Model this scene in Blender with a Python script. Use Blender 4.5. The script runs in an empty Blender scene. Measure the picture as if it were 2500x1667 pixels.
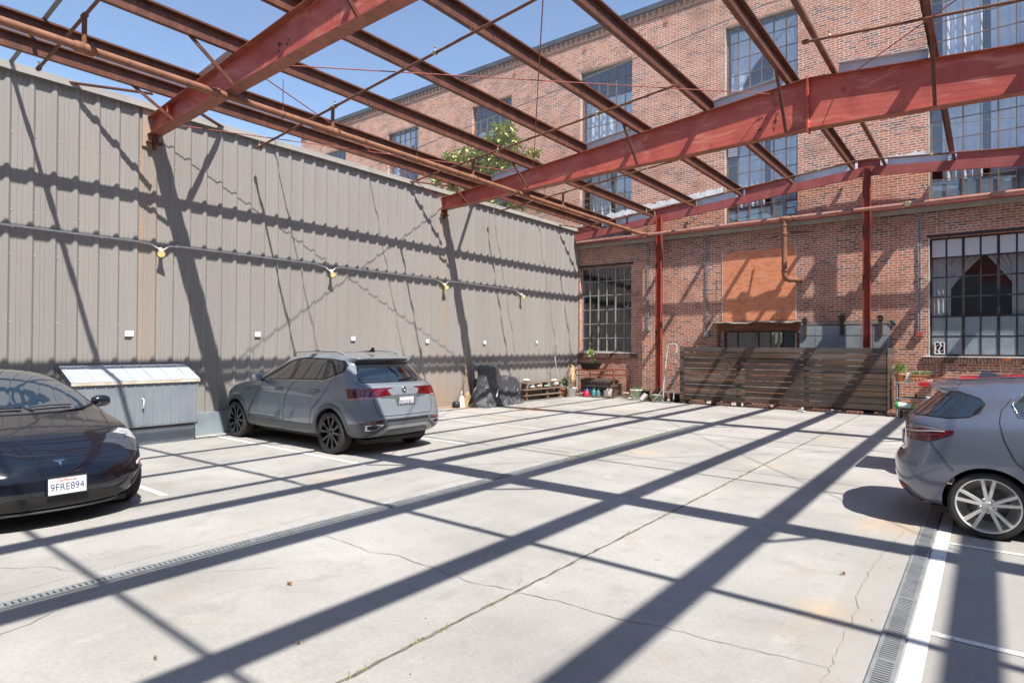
import bpy, bmesh, math, random
from mathutils import Vector, Matrix
from mathutils.bvhtree import BVHTree
from mathutils.geometry import delaunay_2d_cdt
R = math.radians
random.seed(7)
sc = bpy.context.scene
COL = sc.collection

# ------------------------------------------------------------------ camera
CAM = Vector((0, 0, 1.62))
F_PX, YAW, PITCH, ROLL = 1498.27, R(37.7796), R(0.5126), R(0.3139)
cam_d = bpy.data.cameras.new("camera"); cam = bpy.data.objects.new("camera", cam_d); COL.objects.link(cam)
cam_d.sensor_width = 36; cam_d.lens = 36 * F_PX / 2500; cam_d.clip_start = 0.05; cam_d.clip_end = 500
fwd = Vector((-math.sin(YAW) * math.cos(PITCH), math.cos(YAW) * math.cos(PITCH), math.sin(PITCH)))
rt = Vector((math.cos(YAW), math.sin(YAW), 0)); up = rt.cross(fwd)
r2 = math.cos(ROLL) * rt + math.sin(ROLL) * up; u2 = -math.sin(ROLL) * rt + math.cos(ROLL) * up
cam.matrix_world = Matrix(((r2.x, u2.x, -fwd.x, CAM.x), (r2.y, u2.y, -fwd.y, CAM.y), (r2.z, u2.z, -fwd.z, CAM.z), (0, 0, 0, 1)))
sc.camera = cam

# ------------------------------------------------------------------ sky, sun, exposure
SUN = Vector((-0.632, 0.248, -1.0)).normalized()        # the way the light travels
elev = math.asin(-SUN.z); az = math.atan2(-SUN.x, -SUN.y)  # clockwise from +Y
w = bpy.data.worlds.new("World"); sc.world = w; w.use_nodes = True
nt = w.node_tree; bg = nt.nodes["Background"]
sky = nt.nodes.new("ShaderNodeTexSky"); sky.sky_type = 'NISHITA'; sky.sun_disc = False
sky.sun_elevation = elev; sky.sun_rotation = az; sky.air_density = 1.0; sky.dust_density = 0.25; sky.ozone_density = 1.7; sky.altitude = 20
nt.links.new(sky.outputs[0], bg.inputs[0]); bg.inputs[1].default_value = 0.13
sl = bpy.data.lights.new("sun", 'SUN'); sl.energy = 5.0; sl.angle = R(0.53); sl.color = (1.0, 0.95, 0.87)
so = bpy.data.objects.new("sun", sl); COL.objects.link(so)
so.rotation_euler = SUN.to_track_quat('-Z', 'Y').to_euler(); so.location = (10, -5, 20)
sc.view_settings.view_transform = 'Standard'; sc.view_settings.look = 'None'
sc.view_settings.exposure = 0.9; sc.view_settings.gamma = 1

# ------------------------------------------------------------------ materials
def mat(name, col, rough=0.6, metal=0.0, spec=0.5, coat=0.0, emit=None, estr=0):
    m = bpy.data.materials.new(name); m.use_nodes = True
    b = m.node_tree.nodes["Principled BSDF"]
    b.inputs["Base Color"].default_value = (*col, 1); b.inputs["Roughness"].default_value = rough
    b.inputs["Metallic"].default_value = metal; b.inputs["Specular IOR Level"].default_value = spec
    b.inputs["Coat Weight"].default_value = coat; b.inputs["Coat Roughness"].default_value = 0.03
    if emit: b.inputs["Emission Color"].default_value = (*emit, 1); b.inputs["Emission Strength"].default_value = estr
    return m
def N(m, t, **k):
    n = m.node_tree.nodes.new(t)
    for a, v in k.items(): setattr(n, a, v)
    return n
def L(m, a, b): m.node_tree.links.new(a, b)
def coords(m, scale=(1, 1, 1)):
    g = N(m, "ShaderNodeNewGeometry"); mp = N(m, "ShaderNodeMapping"); mp.inputs["Scale"].default_value = scale
    L(m, g.outputs["Position"], mp.inputs["Vector"]); return mp.outputs[0]
def noise(m, vec, scale, detail=4, rough=0.55, dist=0):
    n = N(m, "ShaderNodeTexNoise"); n.inputs["Scale"].default_value = scale; n.inputs["Detail"].default_value = detail
    n.inputs["Roughness"].default_value = rough; n.inputs["Distortion"].default_value = dist
    L(m, vec, n.inputs["Vector"]); return n.outputs["Fac"]
def ramp(m, fac, stops):
    r = N(m, "ShaderNodeValToRGB"); e = r.color_ramp.elements
    e[0].position, e[0].color = stops[0][0], (*stops[0][1], 1); e[1].position, e[1].color = stops[-1][0], (*stops[-1][1], 1)
    for p, c in stops[1:-1]:
        x = e.new(p); x.color = (*c, 1)
    L(m, fac, r.inputs[0]); return r.outputs[0]
def mix(m, fac, a, b, mode='MIX'):
    x = N(m, "ShaderNodeMix", data_type='RGBA', blend_type=mode)
    for s, v in ((0, fac), (6, a), (7, b)):
        if hasattr(v, 'links'): L(m, v, x.inputs[s])
        elif s == 0: x.inputs[0].default_value = v
        else: x.inputs[s].default_value = (*v, 1)
    return x.outputs[2]
def mth(m, op, a, b=0.0, c=None):
    x = N(m, "ShaderNodeMath", operation=op)
    for i, v in enumerate((a, b) if c is None else (a, b, c)):
        if hasattr(v, 'links'): L(m, v, x.inputs[i])
        else: x.inputs[i].default_value = v
    return x.outputs[0]
def smooth(m, v, lo, hi):
    x = N(m, "ShaderNodeMapRange", interpolation_type='SMOOTHSTEP'); L(m, v, x.inputs[0])
    x.inputs[1].default_value = lo; x.inputs[2].default_value = hi; return x.outputs[0]
def bump(m, h, dist=0.01, strength=1.0):
    b = N(m, "ShaderNodeBump"); b.inputs["Distance"].default_value = dist; b.inputs["Strength"].default_value = strength
    L(m, h, b.inputs["Height"]); L(m, b.outputs[0], m.node_tree.nodes["Principled BSDF"].inputs["Normal"])
def base(m, c): L(m, c, m.node_tree.nodes["Principled BSDF"].inputs["Base Color"])
def roughn(m, c): L(m, c, m.node_tree.nodes["Principled BSDF"].inputs["Roughness"])
def mottled(name, c1, c2, scale=3, rough=0.6, metal=0, bumpd=0.0, lo=.35, hi=.65, stretch=(1, 1, 1), extra=None, spec=.5):
    m = mat(name, c1, rough, metal, spec); v = coords(m, stretch)
    f = smooth(m, noise(m, v, scale, 6, .6), lo, hi); c = mix(m, f, c1, c2)
    if extra:
        c3, s3, l3, h3 = extra; c = mix(m, smooth(m, noise(m, v, s3, 5, .65), l3, h3), c, c3)
    base(m, c)
    if bumpd: bump(m, noise(m, v, scale * 6, 5), bumpd)
    return m

def brick_mat(name, cA, cB, cC, mortar, mort_w=0.006, stain=None, paint=None, blot=1.0):
    m = mat(name, cA, 0.88); g = N(m, "ShaderNodeNewGeometry"); s = N(m, "ShaderNodeSeparateXYZ"); L(m, g.outputs["Position"], s.inputs[0])
    wob = mth(m, 'MULTIPLY', mth(m, 'SUBTRACT', noise(m, g.outputs["Position"], 6, 3), 0.5), 0.012)
    cx = N(m, "ShaderNodeCombineXYZ"); L(m, mth(m, 'ADD', mth(m, 'ADD', s.outputs[0], s.outputs[1]), wob), cx.inputs[0])
    L(m, mth(m, 'ADD', s.outputs[2], wob), cx.inputs[1])
    def bt(c1, c2, mo):
        b = N(m, "ShaderNodeTexBrick"); b.offset = 0.5; b.squash = 0.55; b.squash_frequency = 6
        for k, v in (("Scale", 1), ("Mortar Size", mort_w), ("Mortar Smooth", 0.3), ("Bias", 0.0), ("Brick Width", 0.205), ("Row Height", 0.0632)):
            b.inputs[k].default_value = v
        for k, v in (("Color1", c1), ("Color2", c2), ("Mortar", mo)): b.inputs[k].default_value = (*v, 1)
        L(m, cx.outputs[0], b.inputs["Vector"]); return b
    b1 = bt((0, 0, 0), (1, 1, 1), (.5, .5, .5)); b2 = bt(cA, cB, mortar)
    big = noise(m, g.outputs["Position"], 0.9, 4)
    darkf = smooth(m, mth(m, 'ADD', b1.outputs["Color"], mth(m, 'MULTIPLY', mth(m, 'SUBTRACT', big, .5), 1.1)), 0.62, 0.95)
    c = mix(m, darkf, b2.outputs["Color"], cC)
    fine = noise(m, g.outputs["Position"], 60, 4, .7)
    c = mix(m, 0.35, c, ramp(m, fine, [(0.3, (.35, .35, .35)), (0.7, (.75, .75, .75))]), 'OVERLAY')
    mf = mth(m, 'ADD', b2.outputs["Fac"], mth(m, 'MULTIPLY', smooth(m, noise(m, g.outputs["Position"], 22, 5, .7), .66, .80), .55 * blot))
    mf = N(m, "ShaderNodeClamp").outputs[0] if False else mth(m, 'MINIMUM', mf, 1.0)
    mcol = mix(m, smooth(m, noise(m, g.outputs["Position"], 2.5, 4), .3, .7), mortar, tuple(x * .72 for x in mortar))
    c = mix(m, mf, c, mcol)
    c = mix(m, mth(m, 'MULTIPLY', smooth(m, noise(m, g.outputs["Position"], .35, 5, .6, .6), .50, .70), .28 * blot), c, (.12, .065, .05))
    c = mix(m, mth(m, 'MULTIPLY', smooth(m, noise(m, coords(m, (1, 1, .35)), 1.1, 6, .7), .60, .76), .35 * blot), c, (.70, .56, .48))
    if stain:
        for col, sc_, lo, hi in stain: c = mix(m, mth(m, 'MULTIPLY', smooth(m, noise(m, g.outputs["Position"], sc_, 5, .6), lo, hi), .5), c, col)
    if paint: c = paint(m, s, c)
    base(m, c)
    bump(m, mth(m, 'ADD', mth(m, 'MULTIPLY', mth(m, 'SUBTRACT', 1.0, b2.outputs["Fac"]), .8), mth(m, 'MULTIPLY', fine, .35)), 0.010, .9)
    return m

def paint_low(m, s, c):     # brick darkens upwards to the fascia line
    k = mth(m, 'MULTIPLY', mth(m, 'MULTIPLY', smooth(m, s.outputs[2], 4.2, 5.1), mth(m, 'LESS_THAN', s.outputs[2], 5.2)), .35)
    return mix(m, k, c, (.10, .07, .05))
M_brick = brick_mat("old_red_brick", (.54, .185, .098), (.42, .135, .074), (.22, .088, .062), (.82, .74, .65), .0094, stain=[((.30, .13, .07), 1.3, .5, .7)], paint=paint_low)
M_infill = brick_mat("orange_infill_brick", (.90, .27, .085), (.80, .22, .07), (.72, .19, .06), (.58, .50, .45), .0078, blot=.1)
M_soldier = mottled("dark_sill_brick", (.10, .065, .05), (.22, .12, .09), 14, .9, bumpd=.01)
M_mortarlime = mottled("lime_paint_on_brick", (.78, .77, .77), (.62, .60, .60), 5, .8, bumpd=.006)

def siding_mat(name, c):
    m = mat(name, c, .5, .0, .4); g = N(m, "ShaderNodeNewGeometry"); s = N(m, "ShaderNodeSeparateXYZ"); L(m, g.outputs["Position"], s.inputs[0])
    st = coords(m, (1, 1, .12)); col = mix(m, smooth(m, noise(m, st, 2.5, 5), .3, .75), c, tuple(x * 1.07 for x in c))
    col = mix(m, mth(m, 'MULTIPLY', smooth(m, noise(m, coords(m, (6, 9, .5)), 3, 5), .55, .8), .3), col, tuple(x * .86 for x in c))
    wn = N(m, "ShaderNodeTexWhiteNoise", noise_dimensions='1D'); L(m, mth(m, 'FLOOR', mth(m, 'DIVIDE', s.outputs[1], .8625)), wn.inputs["W"])
    col = mix(m, mth(m, 'MULTIPLY', wn.outputs["Value"], .14), col, (.18, .17, .165))
    col = mix(m, mth(m, 'MULTIPLY', mth(m, 'MULTIPLY', smooth(m, mth(m, 'SUBTRACT', .9, s.outputs[2]), 0, .9), smooth(m, noise(m, coords(m, (1, 5, 1)), 2, 5), .35, .7)), .35), col, (.20, .17, .14))
    for y0 in (4.50, 11.62):     # rust run down from the frame's bearing
        d = mth(m, 'ABSOLUTE', mth(m, 'SUBTRACT', s.outputs[1], y0))
        k = mth(m, 'MULTIPLY', smooth(m, mth(m, 'SUBTRACT', .15, d), 0, .05), .22)
        e = mth(m, 'MULTIPLY', smooth(m, mth(m, 'SUBTRACT', .035, mth(m, 'ABSOLUTE', mth(m, 'SUBTRACT', s.outputs[1], y0 - .14))), 0, .03), .6)
        k = mth(m, 'MULTIPLY', mth(m, 'ADD', k, e), smooth(m, noise(m, coords(m, (3, 14, .6)), 2.2, 4), .30, .62))
        col = mix(m, mth(m, 'MULTIPLY', k, .9), col, (.46, .25, .12))
    lowk = mth(m, 'MULTIPLY', mth(m, 'MULTIPLY', smooth(m, mth(m, 'SUBTRACT', 1.3, s.outputs[2]), 0, 1.2), smooth(m, s.outputs[1], 7.5, 9.5)), smooth(m, noise(m, coords(m, (3, 8, .5)), 2, 4), .3, .6))
    lowk = mth(m, 'MULTIPLY', lowk, smooth(m, mth(m, 'SUBTRACT', 14.5, s.outputs[1]), 0, 2))
    col = mix(m, mth(m, 'MULTIPLY', lowk, .6), col, (.36, .22, .12))
    base(m, col); bump(m, noise(m, coords(m, (1, 1, .15)), 8, 3), .004); return m
M_siding = siding_mat("taupe_ribbed_siding", (.282, .267, .251))
M_flash = mottled("taupe_flashing", (.33, .31, .28), (.38, .355, .32), 2, .45)

def concrete_mat():
    m = mat("weathered_concrete", (.5, .5, .48), .85, spec=.3); v = coords(m)
    s = N(m, "ShaderNodeSeparateXYZ"); L(m, v, s.inputs[0])
    c = ramp(m, noise(m, v, .55, 6, .6), [(.30, (.275, .265, .248)), (.5, (.348, .337, .318)), (.70, (.415, .403, .382))])
    c = mix(m, mth(m, 'MULTIPLY', smooth(m, noise(m, v, 2.3, 7, .68, .6), .50, .72), .45), c, (.235, .227, .213))
    c = mix(m, mth(m, 'MULTIPLY', smooth(m, noise(m, coords(m, (1.6, .9, 1)), 1.1, 5, .6), .62, .72), .5), c, (.45, .44, .42))
    warm = mth(m, 'MULTIPLY', smooth(m, noise(m, coords(m, (1, 1, 1)), .8, 5, .6, 1.0), .58, .74), .35)
    c = mix(m, warm, c, (.34, .28, .21))
    c = mix(m, mth(m, 'MULTIPLY', smooth(m, noise(m, v, 9, 5, .7), .60, .74), .40), c, (.215, .207, .195))
    grain = noise(m, v, 170, 3, .7)
    c = mix(m, .30, c, ramp(m, noise(m, v, 38, 6, .75), [(.30, (.30, .30, .30)), (.70, (.70, .70, .70))]), 'OVERLAY')
    c = mix(m, mth(m, 'MULTIPLY', smooth(m, noise(m, v, 75, 3, .6), .70, .76), .5), c, (.16, .155, .145))
    trk = mth(m, 'MULTIPLY', smooth(m, noise(m, coords(m, (2.6, .16, 1)), 1.3, 4, .6, .4), .60, .70), .22)
    c = mix(m, trk, c, (.21, .205, .20))
    c = mix(m, .24, c, ramp(m, grain, [(.25, (.3, .3, .3)), (.75, (.7, .7, .7))]), 'OVERLAY')
    # gum and oil spots
    vo = N(m, "ShaderNodeTexVoronoi"); vo.inputs["Scale"].default_value = 1.7; vo.inputs["Randomness"].default_value = 1; L(m, coords(m), vo.inputs["Vector"])
    sp = mth(m, 'MULTIPLY', mth(m, 'SUBTRACT', 1.0, smooth(m, mth(m, 'ADD', vo.outputs["Distance"], mth(m, 'MULTIPLY', noise(m, v, 25, 3), .06)), .055, .095)), mth(m, 'GREATER_THAN', noise(m, v, .9, 2), .47))
    c = mix(m, mth(m, 'MULTIPLY', sp, .5), c, (.22, .21, .20))
    for (x, y, r, col, k) in ((-.62, 6.6, .55, (.50, .33, .17), .75), (-.75, 4.2, .35, (.52, .38, .22), .5), (-9.4, 13.0, .9, (.55, .27, .13), .7), (-8.9, 11.0, .5, (.55, .36, .2), .35),
                              (-4.2, 8.8, .45, (.52, .38, .24), .45), (-2.2, 12.2, .5, (.5, .38, .26), .4), (-6.3, 4.6, .5, (.5, .4, .28), .35), (-7.5, 14.6, .6, (.55, .38, .24), .4), (-2.4, 8.9, .5, (.52, .40, .27), .35), (-11, 12.2, .9, (.58, .3, .15), .7)):
        cx = N(m, "ShaderNodeCombineXYZ"); cx.inputs[0].default_value = x; cx.inputs[1].default_value = y
        d = N(m, "ShaderNodeVectorMath", operation='DISTANCE'); L(m, v, d.inputs[0]); L(m, cx.outputs[0], d.inputs[1])
        kk = mth(m, 'MULTIPLY', mth(m, 'SUBTRACT', 1.0, smooth(m, mth(m, 'ADD', d.outputs["Value"], mth(m, 'MULTIPLY', noise(m, v, 3, 5, .7), r * 1.6)), r * .7, r * 1.7)), k)
        c = mix(m, kk, c, col)
    # poorer strip beside the right-hand trench drain
    strip = mth(m, 'MULTIPLY', mth(m, 'MULTIPLY', smooth(m, s.outputs[0], -.80, -.74), mth(m, 'LESS_THAN', s.outputs[0], -.45)), .5)
    c = mix(m, strip, c, (.31, .29, .265))
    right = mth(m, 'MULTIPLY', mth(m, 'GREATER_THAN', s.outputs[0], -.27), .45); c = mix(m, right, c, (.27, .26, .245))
    base(m, c); bump(m, mth(m, 'ADD', grain, mth(m, 'MULTIPLY', noise(m, v, 30, 4, .7), .6)), .003, .6); return m
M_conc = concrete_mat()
M_joint = mottled("dirt_in_joint", (.10, .095, .08), (.17, .16, .13), 12, .95)
M_crack = mottled("hairline_crack", (.22, .21, .19), (.30, .28, .25), 9, .95)
M_patch = mottled("smooth_drain_surround", (.50, .49, .46), (.44, .43, .41), 4, .8)
M_white = mottled("worn_white_paint", (.74, .735, .72), (.60, .59, .57), 6, .7, extra=((.36, .345, .32), 17, .56, .66))
M_faint = mottled("faded_white_paint", (.68, .67, .65), (.54, .52, .49), 7, .75, extra=((.5, .48, .45), 12, .55, .7))
M_grate = mottled("galvanised_grate", (.31, .33, .345), (.24, .26, .27), 8, .45, .3)
M_dark = mat("dark_void", (.012, .012, .013), .9)

def steel_mat(name, c1, c2, rust, rl=.56, rh=.70, scale=2.0, rough=.5, bleach=None):
    m = mat(name, c1, rough, 0, .4); v = coords(m, (1, 1, 1))
    c = mix(m, smooth(m, noise(m, v, scale, 5, .6, .8), .35, .65), c1, c2)
    c = mix(m, mth(m, 'MULTIPLY', smooth(m, noise(m, coords(m, (2.2, 2.2, .8)), 3.1, 6, .7), rl, rh), .75), c, rust)
    if bleach: c = mix(m, mth(m, 'MULTIPLY', smooth(m, noise(m, coords(m, (.7, .7, 2.2)), 1.6, 6, .6, 1.5), .52, .66), .6), c, bleach)
    c = mix(m, mth(m, 'MULTIPLY', smooth(m, noise(m, coords(m, (1, 1, 1)), 11, 6, .75), .62, .72), .5), c, (.07, .035, .025))
    base(m, c); bump(m, noise(m, v, 40, 4), .002); return m
M_red = steel_mat("red_primer_steel", (.58, .135, .095), (.46, .095, .072), (.34, .075, .04), .56, .70, 1.4, bleach=(.70, .27, .20))
M_redpur = steel_mat("red_brown_purlin", (.135, .050, .031), (.10, .039, .027), (.19, .075, .045), .45, .65, 3)
M_redend = steel_mat("pinkish_end_frame", (.36, .10, .085), (.30, .075, .07), (.22, .055, .04), .55, .70, 2.6)
M_rustpipe = steel_mat("rusty_main_pipe", (.29, .130, .072), (.22, .095, .055), (.13, .062, .040), .5, .7, 4, .7)
M_rustbr = steel_mat("rusty_branch_pipe", (.20, .085, .045), (.15, .065, .04), (.28, .13, .06), .55, .7, 6, .7)
M_pinkpipe = steel_mat("faded_pink_pipe", (.42, .21, .17), (.36, .16, .12), (.22, .10, .06), .55, .7, 4, .7)
M_galv = mottled("galvanised_blocking", (.50, .57, .64), (.42, .49, .56), 3, .5, 0)
M_rod = mat("red_brace_rod", (.30, .07, .05), .6)
M_cable = mat("grey_net_cable", (.22, .23, .22), .6)
M_brass = mat("brass_sprinkler", (.55, .45, .28), .35, .8)
M_whitemetal = mottled("white_conduit", (.82, .81, .79), (.72, .71, .68), 5, .5)
M_emt = mottled("grey_conduit", (.38, .40, .43), (.30, .32, .34), 6, .45, .4)
M_fascia = mottled("grey_green_fascia", (.37, .36, .31), (.30, .29, .25), 3, .6, extra=((.2, .17, .13), 9, .62, .7))
M_coping = mottled("dark_blue_coping", (.045, .055, .075), (.07, .08, .10), 2, .5)
M_frame = mottled("grey_steel_sash", (.17, .16, .15), (.24, .22, .20), 12, .6)
M_frame2 = mottled("rusty_brown_sash", (.20, .15, .12), (.14, .10, .085), 12, .6)
M_dksash = mat("black_steel_sash", (.025, .026, .028), .5)
M_ltsash = mottled("pale_worn_sash", (.42, .41, .38), (.25, .24, .22), 14, .6)
M_whiteboard = mat("white_backed_pane", (.55, .57, .62), .35)
M_curt = mottled("white_sheer_curtain", (.86, .87, .90), (.72, .74, .78), 3, .8)
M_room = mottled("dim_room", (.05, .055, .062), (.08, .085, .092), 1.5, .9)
M_blind = mottled("grey_blue_privacy_film", (.25, .30, .34), (.20, .25, .29), 5, .35)

def glass_mat(name, tint, refl=.28, rough=.03, wav=.002):
    m = bpy.data.materials.new(name); m.use_nodes = True; nt = m.node_tree; nt.nodes.clear()
    o = nt.nodes.new("ShaderNodeOutputMaterial"); t = nt.nodes.new("ShaderNodeBsdfTransparent"); t.inputs[0].default_value = (*tint, 1)
    g = nt.nodes.new("ShaderNodeBsdfGlossy"); g.inputs["Roughness"].default_value = rough; g.inputs["Color"].default_value = (.9, .95, 1, 1)
    x = nt.nodes.new("ShaderNodeMixShader"); lw = nt.nodes.new("ShaderNodeLayerWeight"); lw.inputs[0].default_value = .25
    r = nt.nodes.new("ShaderNodeMapRange"); nt.links.new(lw.outputs["Facing"], r.inputs[0]); r.inputs[3].default_value = refl; r.inputs[4].default_value = min(1, refl * 2.5)
    bn = nt.nodes.new("ShaderNodeTexNoise"); bn.inputs["Scale"].default_value = 2.2; ge = nt.nodes.new("ShaderNodeNewGeometry"); nt.links.new(ge.outputs["Position"], bn.inputs["Vector"])
    b = nt.nodes.new("ShaderNodeBump"); b.inputs["Distance"].default_value = wav * 10; nt.links.new(bn.outputs["Fac"], b.inputs["Height"]); nt.links.new(b.outputs[0], g.inputs["Normal"])
    nt.links.new(r.outputs[0], x.inputs[0]); nt.links.new(t.outputs[0], x.inputs[1]); nt.links.new(g.outputs[0], x.inputs[2]); nt.links.new(x.outputs[0], o.inputs[0])
    return m
M_glass = glass_mat("wavy_window_glass", (.84, .90, .95), .15, .03, .0004)
M_glassdk = glass_mat("dark_window_glass", (.30, .32, .33), .14, .03, .0004)
M_glassmid = glass_mat("plain_window_glass", (.72, .75, .76), .12, .03, .0004)
M_carglass = glass_mat("tinted_car_glass", (.16, .18, .19), .14, .01, .0)
M_carglassL = glass_mat("clear_car_glass", (.55, .63, .64), .12, .01, .0)

# ------------------------------------------------------------------ mesh helpers
WM = {}
def empty(name, loc, rz=0, label=None, cat=None, group=None):
    o = bpy.data.objects.new(name, None); COL.objects.link(o); o.location = loc; o.rotation_euler = (0, 0, rz); o.empty_display_size = .2
    WM[o.name] = Matrix.Translation(loc) @ Matrix.Rotation(rz, 4, 'Z')
    tag(o, label, cat, group); return o
def tag(o, label=None, cat=None, group=None, kind=None):
    for k, v in (("label", label), ("category", cat), ("group", group), ("kind", kind)):
        if v: o[k] = v
    return o
class MB:
    def __init__(s): s.v = []; s.f = []; s.mi = []; s.cur = 0; s.sm = []
    def add(s, vs, fs, sm=False):
        n = len(s.v); s.v += [Vector(p) for p in vs]; s.f += [[n + i for i in f] for f in fs]; s.mi += [s.cur] * len(fs); s.sm += [sm] * len(fs); return s
    def box(s, x0, x1, y0, y1, z0, z1):
        x0, x1 = sorted((x0, x1)); y0, y1 = sorted((y0, y1)); z0, z1 = sorted((z0, z1))
        return s.add([(x, y, z) for z in (z0, z1) for y in (y0, y1) for x in (x0, x1)], [(0, 2, 3, 1), (4, 5, 7, 6), (0, 1, 5, 4), (2, 6, 7, 3), (0, 4, 6, 2), (1, 3, 7, 5)])
    def obox(s, a, b, w, h, upv=(0, 0, 1)):     # bar from a to b, w across, h along upv
        a, b = Vector(a), Vector(b); d = (b - a).normalized(); u = Vector(upv); sd = d.cross(u)
        if sd.length < 1e-4: sd = d.cross(Vector((1, 0, 0)))
        sd.normalize(); u = sd.cross(d).normalized(); q = []
        for p in (a, b):
            for i, j in ((-1, -1), (1, -1), (1, 1), (-1, 1)): q.append(p + sd * w / 2 * i + u * h / 2 * j)
        return s.add(q, [(0, 1, 2, 3), (7, 6, 5, 4), (0, 4, 5, 1), (1, 5, 6, 2), (2, 6, 7, 3), (3, 7, 4, 0)])
    def tube(s, pts, r, seg=10, cap=True, sm=True):
        pts = [Vector(p) for p in pts]; n = len(pts); rings = []
        rs = r if isinstance(r, (list, tuple)) else [r] * n
        ref = None
        for i, p in enumerate(pts):
            d = (pts[min(i + 1, n - 1)] - pts[max(i - 1, 0)]).normalized()
            if ref is None: ref = Vector((0, 0, 1)) if abs(d.z) < .9 else Vector((1, 0, 0))
            sd = d.cross(ref).normalized(); u = sd.cross(d).normalized(); ref = u
            rings.append([p + (sd * math.cos(2 * math.pi * k / seg) + u * math.sin(2 * math.pi * k / seg)) * rs[i] for k in range(seg)])
        vs = [q for rr in rings for q in rr]; fs = []
        for i in range(n - 1):
            for k in range(seg): fs.append((i * seg + k, i * seg + (k + 1) % seg, (i + 1) * seg + (k + 1) % seg, (i + 1) * seg + k))
        s.add(vs, fs, sm)
        if cap: s.add(rings[0], [tuple(range(seg))[::-1]]); s.add(rings[-1], [tuple(range(seg))])
        return s
    def lathe(s, prof, c=(0, 0, 0), seg=24, axis='Z', sm=True):     # prof: (r, h)
        c = Vector(c); vs = []
        for r, h in prof:
            for k in range(seg):
                a = 2 * math.pi * k / seg; x, y = r * math.cos(a), r * math.sin(a)
                vs.append(c + (Vector((x, y, h)) if axis == 'Z' else Vector((x, h, y)) if axis == 'Y' else Vector((h, x, y))))
        fs = []
        for i in range(len(prof) - 1):
            for k in range(seg):
                f = (i * seg + k, i * seg + (k + 1) % seg, (i + 1) * seg + (k + 1) % seg, (i + 1) * seg + k)
                fs.append(f if axis != 'Y' else f[::-1])
        return s.add(vs, fs, sm)
    def prism(s, pts2, lo, hi, axis='X'):    # extrude a 2D outline
        def P(p, h): return (h, p[0], p[1]) if axis == 'X' else (p[0], h, p[1]) if axis == 'Y' else (p[0], p[1], h)
        n = len(pts2); vs = [P(p, lo) for p in pts2] + [P(p, hi) for p in pts2]
        return s.add(vs, [tuple(range(n))[::-1], tuple(range(n, 2 * n))] + [(i, (i + 1) % n, n + (i + 1) % n, n + i) for i in range(n)])
    def m(s, i): s.cur = i; return s
    def build(s, name, mats, parent=None, origin=None, bevel=0, fix=True):
        me = bpy.data.meshes.new(name)
        if parent is not None: inv = WM[parent.name].inverted()
        elif origin is not None: inv = Matrix.Translation(-Vector(origin))
        else: inv = Matrix()
        me.from_pydata([inv @ v for v in s.v], [], s.f)
        mats = mats if isinstance(mats, (list, tuple)) else [mats]
        for x in mats: me.materials.append(x)
        for p, mi, sm in zip(me.polygons, s.mi, s.sm): p.material_index = mi; p.use_smooth = sm
        if fix:
            bm = bmesh.new(); bm.from_mesh(me); bmesh.ops.recalc_face_normals(bm, faces=bm.faces); bm.to_mesh(me); bm.free()
        o = bpy.data.objects.new(name, me); COL.objects.link(o)
        if parent is not None: o.parent = parent; WM[o.name] = WM[parent.name]
        else:
            if origin is not None: o.location = origin
            WM[o.name] = Matrix.Translation(origin or (0, 0, 0))
        if bevel:
            b = o.modifiers.new("bevel", 'BEVEL'); b.width = bevel; b.segments = 2; b.limit_method = 'ANGLE'
        return o
def kids(o): return [c for c in bpy.data.objects if c.parent == o]
def copy_tree(o, parent=None, first=True):
    c = o.copy(); COL.objects.link(c); c.parent = parent
    for ch in kids(o): copy_tree(ch, c, False)
    return c
def txt(s, size, mt, name, parent, mw, ext=.001, space=1.0):      # lettering as mesh
    cu = bpy.data.curves.new(name, 'FONT'); cu.body = s; cu.size = size; cu.extrude = ext; cu.align_x = 'CENTER'; cu.align_y = 'CENTER'; cu.space_character = space
    to = bpy.data.objects.new(name, cu); COL.objects.link(to); bpy.context.view_layer.update()
    me = bpy.data.meshes.new_from_object(to.evaluated_get(bpy.context.evaluated_depsgraph_get()))
    bpy.data.objects.remove(to); me.materials.clear(); me.materials.append(mt)
    me.transform(WM[parent.name].inverted() @ mw); me.name = name
    o = bpy.data.objects.new(name, me); COL.objects.link(o); o.parent = parent; WM[o.name] = WM[parent.name]; return o
def frame_mat4(o, x, y, z): return Matrix(((x[0], y[0], z[0], o[0]), (x[1], y[1], z[1], o[1]), (x[2], y[2], z[2], o[2]), (0, 0, 0, 1)))
# ================================================================== GROUND
XL, YW = -11.33, 18.42
g = MB().add([(-80, -60, 0), (80, -60, 0), (80, 90, 0), (-80, 90, 0)], [(0, 1, 2, 3)]).build("ground", M_conc, fix=False); tag(g, kind='structure')
def ribbon(mb, pts, wd, z, jit=0.0, seed=1):
    rnd = random.Random(seed); P = []
    for (x0, y0), (x1, y1) in zip(pts, pts[1:]):
        n = max(1, int(math.hypot(x1 - x0, y1 - y0) / .06)) if jit else 1
        for i in range(n): P.append((x0 + (x1 - x0) * i / n, y0 + (y1 - y0) * i / n))
    P.append(pts[-1]); P = [Vector((a, b, 0)) for a, b in P]
    if jit: P = [p + Vector((rnd.uniform(-jit, jit), rnd.uniform(-jit, jit), 0)) for p in P]
    vs = []
    for i, p in enumerate(P):
        d = (P[min(i + 1, len(P) - 1)] - P[max(i - 1, 0)]).normalized(); nn = Vector((-d.y, d.x, 0)); ww = wd * (rnd.uniform(.5, 1.4) if jit else 1) / 2
        vs += [(p.x + nn.x * ww, p.y + nn.y * ww, z), (p.x - nn.x * ww, p.y - nn.y * ww, z)]
    mb.add(vs, [(2 * i, 2 * i + 1, 2 * i + 3, 2 * i + 2) for i in range(len(P) - 1)])
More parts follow.
